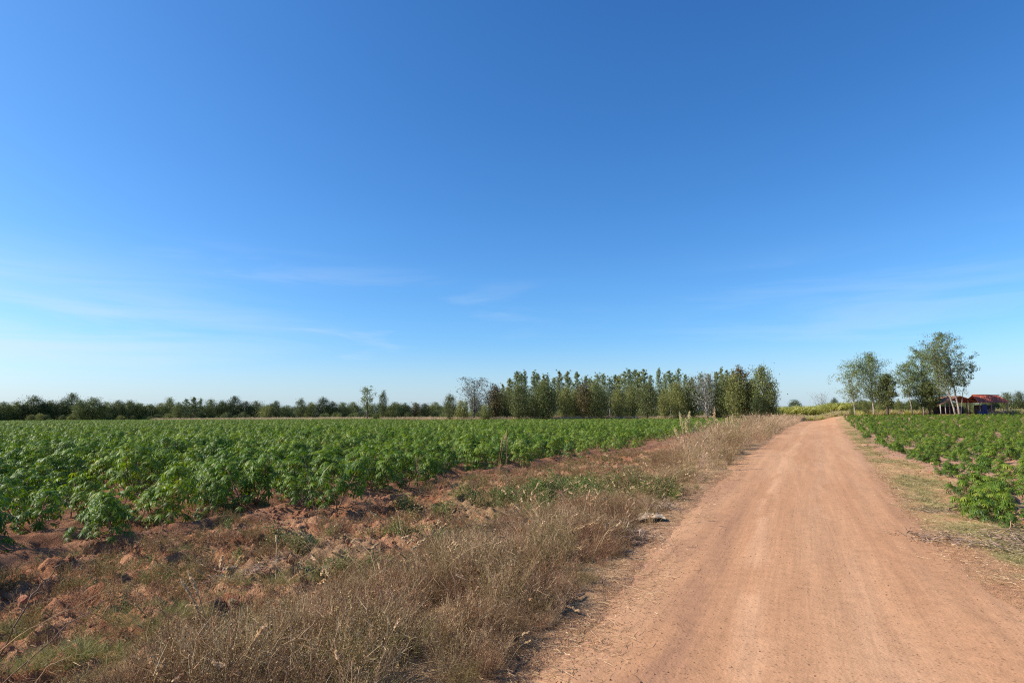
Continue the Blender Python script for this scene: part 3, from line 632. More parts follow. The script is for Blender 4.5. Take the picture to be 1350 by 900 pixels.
s = .008 + .05 * rng.beta(1, 6, len(x)) + .045 * (rng.uniform(size=len(x)) < .04) * rng.uniform(.2, 1, len(x))
bx, by = rand_zone(2500, 4, 25, 8, 40, lambda x, y: np.abs(right_field(x, y) - .25) < .55)
x = np.concatenate([x, bx]); y = np.concatenate([y, by]); s = np.concatenate([s, .015 + .055 * rng.beta(1, 4, len(bx))])
rot = rng.uniform(0, 6.28, (len(x), 3))
scatter('earth_crumbs', np.stack([x, y, H(x, y) + s * .2], -1), cl, 'crumbled red earth lying on the bare strip and field edge', 'earth', s, rot)
pb = [lump(20 + k, .35, 1) for k in range(3)]
for m_ in pb: m_.materials.append(M['pebble'])
x, y = rand_zone(22000, -2, 7, 2.6, 16, lambda x, y: (x > XL(y) - .3) & (x < XR(y) + .6) & (rng.uniform(size=len(x)) < .15 + .7 * sstep((x - XL(y)), .9, .1) + .3 * (np.abs(vnoise(across(x, y) * 2.2, y * .2, 220) - .5) < .12)))
s = .0025 + .010 * rng.beta(1, 6, len(x))
scatter('gravel', np.stack([x, y, np.maximum(roadH(x, y), H(x, y)) + s * .2], -1), pb, 'tiny dark gravel strewn over the dirt road', 'gravel', s, rng.uniform(0, 6.28, (len(x), 3)))
def litter(seed, n, rad, m, l0, l1, wid):
    r = np.random.default_rng(seed); g_ = Geo(); a = r.uniform(0, 6.28, n); p = r.normal(0, rad, (n, 3)); p[:, 2] = np.abs(r.normal(0, .008, n)) + .004
    ln = r.uniform(l0, l1, n)[:, None]; d = np.stack([np.cos(a), np.sin(a), r.normal(0, .12, n)], -1)
    ribbons(g_, np.stack([p, p + d * ln * .5 + r.normal(0, .006, (n, 3)), p + d * ln], 1), wid, np.clip(r.normal(.5, .3, n), 0, 1)); return g_.mesh('litter', [m])
lt = [litter(640 + k, 60, .16, M['straw'], .02, .14, .0035) for k in range(4)] + [litter(650 + k, 70, .17, M['dry_light'], .015, .05, .006) for k in range(2)]
def lz(x, y):
    e = x - XL(y); return (((e > -1.2) & (e < .55) & (rng.uniform(size=len(x)) < sstep(np.abs(e + .15), .75, .05) * (.35 + .65 * sstep(y, 7, 4)))) | ((x - XR(y) > 0) & (right_field(x, y) < .4) & (x - XR(y) < 3.2) & (rng.uniform(size=len(x)) < .30)) | ((x < WL(y) + .4) & (FLd(x, y) < .2) & (rng.uniform(size=len(x)) < .14)) | (wzone(x, y) & (rng.uniform(size=len(x)) < .55)))
x, y = rand_zone(14000, -8, 14, 2.3, 22, lz)
scatter('straw_litter', np.stack([x, y, np.maximum(H(x, y), np.where((x > XL(y) - .3) & (x < XR(y) + .3), roadH(x, y), -9)) + .002], -1), lt, 'broken straw and leaf litter along the road edges', 'litter', rng.uniform(.6, 1.2, len(x)),
        rot=np.stack([0 * x, 0 * x, rng.uniform(0, 6.28, len(x))], -1))
# grey heap of pulled stems
gl = [litter(660 + k, 60, .14, M['greyleaf'], .03, .12, .009) for k in range(3)]
X, Y = [], []
for px, py, rx, ry, n in [(660, 690, .9, .6, 90), (730, 695, .9, .5, 60), (790, 700, .6, .4, 36), (850, 665, .4, .4, 20), (1300, 700, .9, .3, 26), (1340, 710, .7, .3, 24), (1240, 665, .4, .2, 6), (330, 740, .3, .2, 5)]:
    a, b = disc(px, py, rx, ry, n); X.append(a); Y.append(b)
x, y = np.concatenate(X), np.concatenate(Y)
scatter('dead_stems', np.stack([x, y, H(x, y) + rng.uniform(0, .10, len(x)) * (x < 4)], -1), gl, 'grey brown dead cassava leaves and stems lying in heaps', 'dead plants', rng.uniform(.7, 1.3, len(x)),
        rot=np.stack([rng.normal(0, .25, len(x)), rng.normal(0, .25, len(x)), rng.uniform(0, 6.28, len(x))], -1))

# ------------------------------------------------------------------ trees
def profile(kind):
    return {'cone': lambda t: .06 + .94 * (1 - t) ** .52 * min(1, .6 + t * 3), 'spire': lambda t: .25 + .75 * (1 - t ** 2.2) * min(1, .5 + t * 2), 'round': lambda t: math.sqrt(max(.06, 1 - (2 * t - .95) ** 2)),
            'vase': lambda t: .35 + .65 * math.sin(min(1, t * 1.15) * math.pi * .8), 'col': lambda t: .55 + .45 * math.sin(t * math.pi)}[kind]
def gen_tree(seed, h, base, rad, kind, nleaf, ls, tr, nlimb, up=.7, sig=.17, lean=(0, 0), down=.6, cs=(.45, .75, 1.0), fill=0.15, wob=.02, vol=0.0):
    r = np.random.default_rng(seed); pf = profile(kind); wood = Geo(); lf = Geo(); K = 10
    t = np.linspace(0, 1, K); path = np.stack([lean[0] * t ** 1.2 * h, lean[1] * t ** 1.2 * h, t * h * .96], -1); path[:, :2] += np.cumsum(r.normal(0, wob * h / 4, (K, 2)), 0) * t[:, None]
    path[0, 2] = -.3
    tube(wood, path, tr * (1 - .86 * t), 7, .5)
    at = lambda z: np.array([np.interp(z, path[:, 2], path[:, j]) for j in range(3)])
    cc = []; cw = []
    for i_ in range(nlimb):
        tt = (i_ + r.uniform(.1, .9)) / nlimb; z = base + (h * .96 - base) * tt; Ln = rad * pf(tt) * r.uniform(.62, 1.12)
        az = i_ * 2.4 + r.uniform(-.5, .5); e = up * r.uniform(.6, 1.3)
        z0 = max(base * .75, z - Ln * math.tan(min(e, 1.2)) * .5); p0 = at(z0); d = np.array([math.cos(az) * math.cos(e), math.sin(az) * math.cos(e), math.sin(e)])
        L2 = Ln / max(.3, math.cos(e)); s_ = np.linspace(0, 1, 5)[:, None]
        lp = p0 + d * L2 * s_ + np.array([0, 0, -.12 * L2]) * s_ ** 2 + np.cumsum(r.normal(0, .04 * L2, (5, 3)), 0) * s_
        tube(wood, lp, tr * .42 * (1 - .6 * tt) * (1 - .8 * s_[:, 0]), 4, .5)
        for c in cs:
            p = np.array([np.interp(c, s_[:, 0], lp[:, j]) for j in range(3)]); cc.append(p); cw.append((.6 + .4 * pf(tt)) * r.uniform(.5, 1.4))
            q = p + r.normal(0, .2 * rad, 3); tube(wood, np.stack([p, (p + q) / 2 + r.normal(0, .03 * rad, 3), q]), [tr * .12, tr * .08, tr * .04], 3, .5)
            cc.append(q); cw.append(r.uniform(.3, 1.0))
    cc = np.array(cc); cw = np.array(cw); cw /= cw.sum(); idx = r.choice(len(cc), nleaf, p=cw)
    sg = sig * rad * r.uniform(.55, 1.35, len(cc)); sg = sg * (1 if kind not in ('cone', 'spire') else np.clip(1.35 - 1.1 * (cc[:, 2] - base) / (h - base), .3, 1.2)); pos = cc[idx] + r.normal(0, 1, (nleaf, 3)) * sg[idx][:, None] * [1, 1, .8]
    nf = int(nleaf * fill)
    if nf:
        zf = r.uniform(base, h * .97, nf); pos[:nf] = np.stack([at(z) for z in zf]) + r.normal(0, .26 * rad, (nf, 3)) * np.array([pf(q_) for q_ in (zf - base) / (h - base)])[:, None]
    if vol:
        nv = int(nleaf * vol); q_ = nrm(r.normal(size=(nv, 3))) * (r.uniform(.25, 1, (nv, 1)) ** .5)
        q_ *= (.72 + .5 * vnoise(np.arctan2(q_[:, 1], q_[:, 0]) * 1.6 + 9, q_[:, 2] * 2.2 + 5, seed))[:, None]
        zc_ = (base * .6 + h) / 2; pos[-nv:] = q_ * np.array([rad * .92, rad * .92, (h - base * .6) / 2]) + np.array([path[-4, 0], path[-4, 1], zc_])
    keep = (pos[:, 2] > base * .35) & (pos[:, 2] < h * 1.04); pos = pos[keep]; idx = idx[keep]; n = len(pos)
    d = r.normal(0, .7, (n, 3)); d[:, 2] -= down
    shade = r.uniform(0, 1, len(cc))[idx] * .5
    stamp(lf, *RH, pos, d, r.normal(size=(n, 3)) + [-.2, 0, .5], ls * r.uniform(.6, 1.3, n), np.clip(shade + r.normal(.27, .18, n), 0, 1))
    return wood, lf
TREE_N = {}
def tree_obj(name, loc, wood_me, leaf_me, label, cat, group=None, rz=0., s=(1, 1, 1)):
    e = empty(name, loc, rz); e.scale = s; tag(e, label, cat, group); obj('trunk', wood_me, e); obj('crown', leaf_me, e); return e
def variants(k0, n, m, bark, **kw):
    o = []
    for k in range(n):
        wd_, lf_ = gen_tree(k0 + k, **kw); o.append((wd_.mesh('tree_trunk', [M[bark]], True), lf_.mesh('tree_crown', [M[m]])))
    return o
# unit heights 10 m, scaled per tree
V_cone = variants(700, 3, 'eucfar', 'bark_grey', h=10, base=2.6, rad=1.75, kind='cone', nleaf=3600, ls=.22, tr=.13, nlimb=24, up=.6, sig=.15, wob=.015) + variants(708, 2, 'olive', 'bark_grey', h=10, base=2.0, rad=1.6, kind='cone', nleaf=4200, ls=.22, tr=.13, nlimb=24, up=.6, sig=.2, wob=.015) + variants(703, 4, 'eucfar', 'bark_grey', h=10, base=3.0, rad=1.45, kind='cone', nleaf=3600, ls=.20, tr=.12, nlimb=30, up=.55, wob=.008)
V_dark = variants(720, 4, 'dark', 'bark', h=10, base=1.6, rad=3.6, kind='round', nleaf=6500, ls=.30, tr=.22, nlimb=24, up=.5, sig=.2, vol=.55)
V_olive = variants(730, 4, 'olive', 'bark', h=10, base=1.2, rad=3.4, kind='round', nleaf=6500, ls=.30, tr=.2, nlimb=24, up=.6, sig=.2, vol=.5)
V_red = variants(740, 2, 'redleaf', 'bark', h=10, base=1.8, rad=2.6, kind='round', nleaf=4800, ls=.30, tr=.2, nlimb=20, up=.6, vol=.4)
V_grey = variants(750, 2, 'greybranch', 'bark_grey', h=10, base=2.5, rad=3.0, kind='vase', nleaf=3000, ls=.26, tr=.22, nlimb=26, up=.9, sig=.2, fill=.05)
V_scrub = variants(760, 4, 'olive', 'bark', h=10, base=.6, rad=5.2, kind='round', nleaf=5000, ls=.45, tr=.15, nlimb=20, up=.6, sig=.2, vol=.65)
V_scrubd = variants(770, 3, 'dark', 'bark', h=10, base=.6, rad=5.2, kind='round', nleaf=5000, ls=.45, tr=.15, nlimb=20, up=.6, sig=.2, vol=.65)
V_bare = variants(780, 1, 'greybranch', 'bark_grey', h=10, base=2.5, rad=5.5, kind='round', nleaf=420, ls=.3, tr=.3, nlimb=34, up=.8, fill=0)
VAR = dict(cone=V_cone, dark=V_dark, olive=V_olive, red=V_red, grey=V_grey, scrub=V_scrub, scrubd=V_scrubd, bare=V_bare)
def place(name, px, topy, Y, kind, width, label, cat='tree', group=None, k=None):
    """px, topy: where the crown's middle and top stand at distance Y; width in metres at unit 10 m height -> radial scale"""
    x, ztop = P(px, topy, Y); z0 = float(H(x, Y)); hgt = ztop - z0
    vs = VAR[kind]; v = vs[(k if k is not None else int(rng.integers(0, 99))) % len(vs)]
    return tree_obj(name, (x, Y, z0), v[0], v[1], label, cat, group, rng.uniform(0, 6.28), (hgt / 10 * width, hgt / 10 * width, hgt / 10))
# far treeline at left, left to right: (px, top y, kind, radial)
lt_ = [(-12, 529, 'dark', 1.1), (6, 531, 'scrub', 1), (22, 530, 'olive', 1.2), (32, 533, 'red', 1.3), (45, 524.5, 'dark', 1.05), (58, 531, 'scrubd', .8), (68, 529, 'dark', 1.1), (82, 530, 'dark', 1), (95, 522, 'dark', .8), (108, 529, 'olive', 1.1),
       (124, 526.5, 'olive', 1.3), (140, 531, 'scrub', .9), (156, 529, 'dark', .9), (172, 529, 'dark', 1.0), (185, 532, 'olive', 1.2), (198, 533, 'scrubd', .9), (212, 532, 'scrub', .8), (224, 526.5, 'olive', .7), (236, 531, 'olive', .9), (246, 527, 'cone', 1.3),
       (257, 525.5, 'cone', 1.6), (265, 527, 'cone', 1.2), (279, 528, 'olive', .9), (293, 529, 'dark', .8), (309, 525, 'dark', .85), (325, 530, 'dark', 1), (338, 530, 'scrubd', .8), (352, 534, 'scrub', .9), (364, 529.5, 'dark', .7), (378, 534, 'scrub', .9),
       (397, 527.5, 'dark', .7), (410, 531, 'olive', .9), (426, 526, 'dark', .85), (438, 530, 'dark', 1), (452, 531, 'olive', 1), (466, 531, 'scrub', .8), (505, 520, 'dark', .42), (520, 531, 'scrub', .8), (534, 532, 'scrubd', .8), (548, 531, 'red', 1.1), (560, 532, 'dark', .9), (574, 531, 'scrub', .9)]
KW = dict(dark='dark green tree', olive='olive green tree', scrub='wide bushy olive tree', scrubd='wide bushy dark tree', red='brownish rusty tree', cone='slim pointed grey green tree')
for i_, (px, ty, kd, wd_) in enumerate(lt_):
    Y = 238 + (i_ * 37 % 9) * 2.2
    place('broadleaf_tree' if kd != 'cone' else 'slim_tree', px, 530 + (ty - 530) * 1.35 - 1.5, Y, kd, wd_ * 1.1, f'{KW[kd]}, {ORD[i_]} from the left edge in the far treeline', 'tree', 'trees of the far treeline at left')
for i_ in range(46):                    # a second rank behind them, only tops and gaps show
    px = -20 + i_ * 13.6 + rng.uniform(-3, 3); ty = 534 + rng.uniform(-2.4, 2.2)
    place('broadleaf_tree', px, ty, 268 + rng.uniform(-4, 6), ['dark', 'olive', 'scrubd', 'scrub'][i_ % 4], 1.6, 'low tree showing only in the gaps of the far left treeline', 'tree', 'rear trees behind the far treeline')
wd_, lf_ = gen_tree(801, h=11, base=3.2, rad=2.6, kind='round', nleaf=1500, ls=.36, tr=.22, nlimb=15, up=.8, sig=.16, fill=0)
sp = (wd_.mesh('tree_trunk', [M['bark']], True), lf_.mesh('tree_crown', [M['eucfar']])); VAR['sparse'] = [sp]
place('sparse_tree', 485, 513.5, 222, 'sparse', 1.0, 'lone tall sparse tree rising above the middle of the far treeline')

# eucalyptus plantation, back rows
euc = [(663, 506), (671, 499), (681, 489.5), (687, 491), (692, 489.5), (704, 490), (709, 492), (716, 494), (721, 494), (730, 497), (738, 488.5), (748, 489), (760, 490), (772, 494.5), (778, 498), (787, 492), (795, 492), (803, 497), (810, 494), (816, 495), (823, 489), (829, 486), (836, 487), (842, 492), (848, 486),
       (857, 494), (868, 485.5), (876, 492), (882, 488), (888, 494), (894, 485), (903, 493), (912, 497), (924, 492), (935, 493), (944, 490), (951, 484.5), (958, 487), (966, 489)]
for i_, (px, ty) in enumerate(euc):
    Y = 172 + (i_ * 5 % 7) * 1.6
    place('eucalyptus_tree', px, ty - 1.6, Y, 'cone', float(rng.uniform(.72, 1.05)), f'slim pointed eucalyptus, {ORD[i_]} from the left along the plantation skyline', 'tree', 'slim eucalyptus trees in the plantation')
for i_ in range(34):
    px = 612 + i_ * 11.4 + rng.uniform(-3, 3)
    place('eucalyptus_tree', px, 512 + rng.uniform(-4, 8) + (14 if px < 650 else 0), 190 + rng.uniform(-3, 6), ['cone', 'olive', 'dark'][i_ % 3], [1.3, .8, .8][i_ % 3], 'shorter tree glimpsed in the shade behind the eucalyptus rows', 'tree', 'shorter trees behind the eucalyptus rows')
fb = [(593, 519, 'dark', .55, 'dense dark round tree standing alone left of the grey tree', 150), (625, 499, 'grey', .92, 'pale grey sparse tree with white branches left of the plantation', 158), (640, 532, 'scrub', .55, 'olive bush at the foot of the pale grey tree', 152), (607, 528, 'scrub', .6, 'brown green bush left of the pale grey tree', 156),
      (652, 506, 'red', .75, 'rusty dark tree right of the pale grey tree', 156), (665, 511, 'dark', .7, 'small dark tree right of the rusty tree', 160), (683, 502, 'dark', .62, 'large dark round tree with a short trunk, left part of the plantation edge', 152), (715, 496, 'olive', .66, 'large olive round tree in front of the slim eucalyptus, left part', 153), (722, 506, 'dark', .6, 'dark leafy tree tucked against the large olive round tree', 151), (700, 520, 'scrubd', .6, 'low dark bush between two round trees', 156),
      (745, 505, 'olive', .6, 'olive tree beneath the tallest pair of slim crowns', 156), (758, 510, 'olive', .55, 'smaller olive tree with low branches in the plantation edge', 158), (769, 499, 'red', .72, 'tall reddish brown tree in the middle of the plantation edge', 153), (790, 505, 'dark', .58, 'dark tree right of the tall reddish brown tree', 152), (783, 496, 'olive', .5, 'narrow yellow green tree behind the dark tree', 160), (815, 507, 'olive', .6, 'olive tree with a thin trunk mid plantation', 155), (833, 503, 'olive', .5, 'narrow olive tree left of the very dark round tree', 157), (852, 499, 'dark', .62, 'very dark round tree with a visible pale trunk', 148), (875, 508, 'olive', .55, 'olive tree between the very dark tree and the roadside clump', 154),
      (893, 499, 'olive', .62, 'bushy olive tree with low boughs near the roadside clump', 150), (910, 500, 'olive', .6, 'light olive tree left of the grey branched tree', 151), (929, 494, 'grey', .8, 'grey branched half bare tree in the right part of the plantation', 147), (945, 512, 'scrubd', .5, 'dark low tree beneath the grey branched tree', 150), (955, 496, 'olive', .62, 'olive brown tree left of the tallest rusty crown', 146), (975, 483, 'red', .72, 'tall broad rusty brown tree near the right end of the plantation', 144), (968, 493, 'olive', .6, 'olive tree leaning against the tall rusty brown tree', 142), (990, 500, 'olive', .55, 'olive tree between the rusty tree and the end tree', 143), (1004, 481.5, 'olive', .62, 'tall dense olive tree ending the plantation at its right', 140), (1013, 506, 'dark', .5, 'dark tree leaning out at the right end of the plantation', 142), (1000, 520, 'scrubd', .5, 'dark low bush under the right end of the plantation', 138)]
for px, ty, kd, wd_, lb, Y in fb: place('broadleaf_tree' if kd in ('dark', 'olive', 'red', 'scrubd', 'scrub') else 'grey_tree', px, ty + (5 if 660 < px < 900 else 0), Y, kd, wd_ * 1.32, lb, 'tree', 'trees along the plantation edge')

# right group, each built to its own outline
def own_tree(name, px, base_px, topy, Y, label, m, bark, group='tall trees on the right beyond the field', **kw):
    x, zt = P(px, topy, Y); xb, _ = P(base_px, 545, Y); z0 = float(H(xb, Y)); h = zt - z0
    kw['lean'] = ((x - xb) / h * 1.0, 0); wd_, lf_ = gen_tree(h=h, **kw)
    return tree_obj(name, (xb, Y, z0), wd_.mesh('tree_trunk', [M[bark]], True), lf_.mesh('tree_crown', [M[m]]), label, 'tree', group)
own_tree('eucalyptus_tree', 1122, 1127, 476, 122, 'pale trunked airy eucalyptus, leftmost of the tall trees right of the road', 'euc', 'bark_white', seed=901, base=3.0, rad=2.7, kind='col', nleaf=6500, ls=.20, tr=.11, nlimb=34, up=.8, sig=.13, wob=.05)
own_tree('eucalyptus_tree', 1144, 1152, 466, 120, 'dense leafy eucalyptus with a forked pale trunk, second of the tall right trees', 'euc', 'bark_white', seed=902, base=3.2, rad=3.2, kind='round', nleaf=13000, ls=.20, tr=.13, nlimb=34, up=.8, sig=.14, wob=.04)
own_tree('broadleaf_tree', 1169, 1170, 493, 118, 'very dark tree with a thick dark trunk between pale eucalypts', 'dark', 'bark', seed=903, base=2.2, rad=2.3, kind='round', nleaf=8000, ls=.24, tr=.28, nlimb=20, up=.5, sig=.15)
own_tree('eucalyptus_tree', 1194, 1203, 477, 124, 'thin airy eucalyptus on a single pale pole trunk right of the dark tree', 'euc', 'bark_white', seed=904, base=4.2, rad=2.7, kind='round', nleaf=8000, ls=.20, tr=.12, nlimb=32, up=.8, sig=.13, wob=.04)
own_tree('eucalyptus_tree', 1214, 1218, 458, 126, 'tall narrow eucalyptus with a rounded knob top left of the giant', 'euc', 'bark_white', seed=905, base=4.0, rad=2.3, kind='col', nleaf=12500, ls=.20, tr=.15, nlimb=28, up=.9, sig=.13, wob=.04)
own_tree('eucalyptus_tree', 1232, 1240, 466, 128, 'mid height olive eucalyptus close against the left side of the giant', 'olive', 'bark_white', seed=906, base=3.5, rad=2.2, kind='col', nleaf=8000, ls=.20, tr=.15, nlimb=34, up=.9, sig=.13)
own_tree('broadleaf_tree', 1222, 1226, 503, 119, 'dark leafy tree under the tall narrow eucalyptus', 'dark', 'bark', seed=907, base=1.8, rad=2.3, kind='round', nleaf=8000, ls=.24, tr=.2, nlimb=20, up=.5, sig=.15)
# the giant with two leaning pale trunks
xg, zt = P(1250, 436.5, 113); xb, _ = P(1265, 545, 113); z0 = float(H(xb, 113)); hg = zt - z0
W = Geo(); Lf = Geo()
def merge(a, b, off=(0, 0, 0)):
    a.add(np.vstack(b.V) + np.array(off), np.vstack(b.T), np.concatenate(b.r))
for sd, hh, lean, rad, nl, bs, kd, off in [(911, hg, (-.16, .02), 3.0, 9500, 5.6, 'round', (0, 0, 0)), (912, hg * .90, (-.30, -.04), 2.5, 5500, 4.4, 'col', (-.5, .3, 0)), (913, hg * .62, (.24, 0), 1.7, 1900, 5.4, 'round', (.2, 0, 0))]:
    a, b = gen_tree(sd, hh, bs, rad, kd, nl, .20, .17 if sd < 913 else .09, 38 if sd < 913 else 12, .85, .12, lean, .8, wob=.05, fill=.03); merge(W, a, off); merge(Lf, b, off)
tree_obj('eucalyptus_tree', (xb, 113, z0), W.mesh('tree_trunk', [M['bark_white']], True), Lf.mesh('tree_crown', [M['euc']]), 'giant airy eucalyptus with leaning pale trunks, tallest tree in the picture', 'tree', 'tall trees on the right beyond the field')
rb = [(1326, 517, 'scrubd', .62, 122, 'round dark bush tree right of the red roofed shed'), (1343, 515, 'dark', .75, 126, 'second round bush tree at the right edge beyond the red roof'), (1362, 517, 'scrubd', .7, 124, 'bush tree cut by the right picture edge'), (1312, 524, 'scrub', .5, 134, 'small olive bush behind the red roof'), (1140, 527, 'scrub', .45, 127, 'olive bush between the two left pale trunks'), (1159, 530, 'scrub', .42, 128, 'yellow green bush right of the forked pale trunk'), (1184, 526, 'scrub', .45, 128, 'olive bush right of the thick dark trunk'),
      (1200, 527, 'scrub', .45, 129, 'olive bush behind the pale pole trunk'), (1214, 531, 'scrub', .42, 127, 'low bush left of the rust coloured shed'), (1083, 518, 'bare', .75, 190, 'leafless grey tree above the cane beyond the road end'), (1100, 524, 'scrubd', .5, 196, 'dark bush right of the leafless grey tree'), (1048, 527, 'scrubd', .9, 205, 'low dark treetop above the cane beyond the road')]
for px, ty, kd, wd_, Y, lb in rb: place('bush' if kd != 'bare' else 'bare_tree', px, ty, Y, kd, wd_, lb, 'bush' if kd != 'bare' else 'tree')

# undergrowth, pale grass bands and cane
ub = [lf_ for lf_ in (V_scrub[0][1], V_scrub[1][1], V_scrubd[0][1], V_scrubd[1][1])]
def band(n, pxa, pxb, Ya, Yb):
    px = rng.uniform(pxa, pxb, n); Y = rng.uniform(Ya, Yb, n); return (px - CX) / F * Y, Y
x, y = band(330, -60, 600, 236, 272); x2, y2 = band(230, 590, 1020, 158, 196); x3, y3 = band(110, 1120, 1400, 128, 150)
x, y = np.concatenate([x, x2, x3]), np.concatenate([y, y2, y3])
scatter('undergrowth', np.stack([x, y, H(x, y)], -1), ub, 'dark scrubby undergrowth at the foot of the distant trees', 'undergrowth', rng.uniform(.16, .36, len(x)))
pale = [tuft(980 + k, 1.0, 60, M['straw_pale'], .03, .6, .35, 6) for k in range(4)]
x, y = band(2600, 560, 1020, 152.5, 163); x2, y2 = band(700, 205, 320, 228, 238); x3, y3 = band(2200, 318, 600, 214, 232)
sb = np.concatenate([np.full(2600, 1.35), np.full(700, 1.3), np.full(2200, 1.35)])
x, y = np.concatenate([x, x2, x3]), np.concatenate([y, y2, y3]); k = fbm(x * .06, y * .05, 3, 230) > .36; x, y, sb = x[k], y[k], sb[k]
scatter('pale_grass', np.stack([x, y, H(x, y)], -1), pale, 'pale yellow dry grass band between the field and the distant trees', 'grass', sb * rng.uniform(.6, 1.25, len(x)))
canem = [tuft(990 + k, 1.0, 60, M['cane'], .05, .5, .35, 0) for k in range(4)]
x, y = band(2600, 1022, 1132, 175, 215); scatter('sugarcane', np.stack([x, y, H(x, y)], -1), canem, 'yellow green cane thicket beyond the far end of the road', 'cane', rng.uniform(2.6, 4.2, len(x)))
x, y = band(900, 1128, 1240, 126, 140); x2, y2 = band(700, 1300, 1400, 116, 135); x3, y3 = band(900, 1028, 1125, 150, 172)
x, y = np.concatenate([x, x2, x3]), np.concatenate([y, y2, y3])
scatter('rough_grass', np.stack([x, y, H(x, y)], -1), [canem[0], canem[1], pale[0], pale[1]], 'yellowish rough grass under the trees right of the road', 'grass', rng.uniform(.5, 1.5, len(x)))

# ------------------------------------------------------------------ sheds
def simple(name, col, rough=.6, bump=0, noise=8, var=.25):
    c = np.array(col); return mat(name, [(.3, tuple(c * (1 - var))), (.7, tuple(np.minimum(c * (1 + var), .9)))], rough, .3, 0, 0.02, noise, 'noise', bump or None)
M['red_roof'] = simple('red_roof_sheet', (.48, .13, .075), .75, .25, 1.6, .4); M['rust'] = simple('rusty_roof', (.50, .23, .12), .8, .3, 2.0, .3)
M['wood'] = simple('old_wood', (.22, .16, .12), .9); M['white_post'] = simple('pale_post', (.42, .36, .29), .8)
M['blue'] = simple('blue_sheet', (.012, .03, .10), .6, .3, 2.5, .3); M['dark_wall'] = simple('dark_wall', (.06, .05, .045), .9); M['cream'] = simple('cream_wall', (.48, .42, .30), .9)
def boxm(g_, c, s):
    c = np.array(c, float); s = np.array(s, float) / 2; v = np.array([[i, j, k] for i in (-1, 1) for j in (-1, 1) for k in (-1, 1)]) * s + c
    f = [[0, 1, 3], [0, 3, 2], [4, 6, 7], [4, 7, 5], [0, 4, 5], [0, 5, 1], [2, 3, 7], [2, 7, 6], [0, 2, 6], [0, 6, 4], [1, 5, 7], [1, 7, 3]]; g_.add(v, f)
def sheet(g_, p00, p10, p01, p11, n=40, amp=.035, th=.04):
    """corrugated sheet between four corners, ribs running p00->p01, with thickness"""
    p00, p10, p01, p11 = map(lambda q: np.array(q, float), (p00, p10, p01, p11)); N_ = n * 4 + 1
    u = np.linspace(0, 1, N_)[:, None]; a = p00 + (p10 - p00) * u; b = p01 + (p11 - p01) * u
    nn = nrm(np.cross(p10 - p00, p01 - p00)); nn = nn if nn[2] > 0 else -nn; wv = np.sin(u * n * 2 * math.pi) * amp
    V = np.concatenate([a + nn * wv, b + nn * wv, a + nn * (wv - th), b + nn * (wv - th)]); i = np.arange(N_ - 1)
    def q(o1, o2): return np.concatenate([np.stack([i + o1, i + o1 + 1, i + o2 + 1], -1), np.stack([i + o1, i + o2 + 1, i + o2], -1)])
    g_.add(V, np.concatenate([q(0, N_), q(N_ * 2, N_ * 3), q(0, N_ * 2), q(N_, N_ * 3)]))
YS = 116.0
x0, ze = P(1279, 530.5, YS); x1, _ = P(1321, 530.5, YS); _, zr = P(1300, 520.5, YS); zb = float(H((x0 + x1) / 2, YS)); cxs = (x0 + x1) / 2; hw = (x1 - x0) / 2; ze -= zb; zr -= zb
sh = empty('red_roofed_shed', (cxs, YS, zb)); tag(sh, 'small open shed with a bright red sheet roof beyond the right field', 'shed')
gm = Geo(); rw = hw - .55
sheet(gm, (-hw, -2.0, ze), (hw, -2.0, ze - .05), (-rw, 0, zr), (rw, 0, zr - .12), 22); sheet(gm, (-hw, 2.0, ze), (hw, 2.0, ze), (-rw, 0, zr), (rw, 0, zr - .12), 22)
roof = obj('roof', gm.mesh('shed_roof', [M['red_roof']]), sh)
gm = Geo(); tube(gm, [(-rw - .1, 0, zr + .05), (0, 0, zr + .02), (rw + .1, 0, zr - .07)], .09, 6); obj('ridge_cap', gm.mesh('ridge_cap', [M['red_roof']]), roof)
for px_, py_ in [(-hw + .5, -1.7), (-.4, -1.7), (hw - .5, -1.7), (-hw + .5, 1.7), (hw - .5, 1.7)]:
    gm = Geo(); tube(gm, [(px_, py_, -.1), (px_, py_, ze + .06)], .07, 6); obj('post', gm.mesh('post', [M['wood']]), sh)
gm = Geo(); boxm(gm, (.9, 1.72, 1.0), (hw * 1.3, .06, 2.0)); obj('back_wall', gm.mesh('back_wall', [M['dark_wall']]), sh)
gm = Geo(); boxm(gm, (-hw + .9, .4, .35), (1.0, .8, .7)); boxm(gm, (-hw + .9, .4, .76), (1.1, .9, .06)); bx_ = obj('low_table', gm.mesh('low_table', [M['wood']])); bx_.location = (cxs + 2.2, YS - .6, zb); tag(bx_, 'low brown wooden table in the shade under the red roof', 'table')
# blue sheet hanging and folded
ub_x, zt_ = P(1296.5, 532.5, YS - 1.9); n = 26; U, Vv = np.meshgrid(np.linspace(-.5, .5, n), np.linspace(0, 1, 14)); zz = (zt_ - zb) * (1 - Vv) + .05
yy = np.sin(U * 16 + Vv * 2) * .06 * (0.3 + Vv) + .12 * Vv; vv = np.stack([U * (1 + .1 * Vv), yy, zz], -1).reshape(-1, 3); i = (np.arange(13) * n)[:, None] + np.arange(n - 1)[None]
T2 = np.concatenate([np.stack([i, i + 1, i + n + 1], -1).reshape(-1, 3), np.stack([i, i + n + 1, i + n], -1).reshape(-1, 3)])
gm = Geo(); gm.add(vv, T2); gm.add(vv + [0, .02, 0], T2[:, ::-1])
bo = obj('blue_tarpaulin', gm.mesh('tarpaulin', [M['blue']], True)); bo.location = (ub_x, YS - 2.1, zb); tag(bo, 'dark blue tarpaulin hanging from the front edge of the red roof', 'tarpaulin')
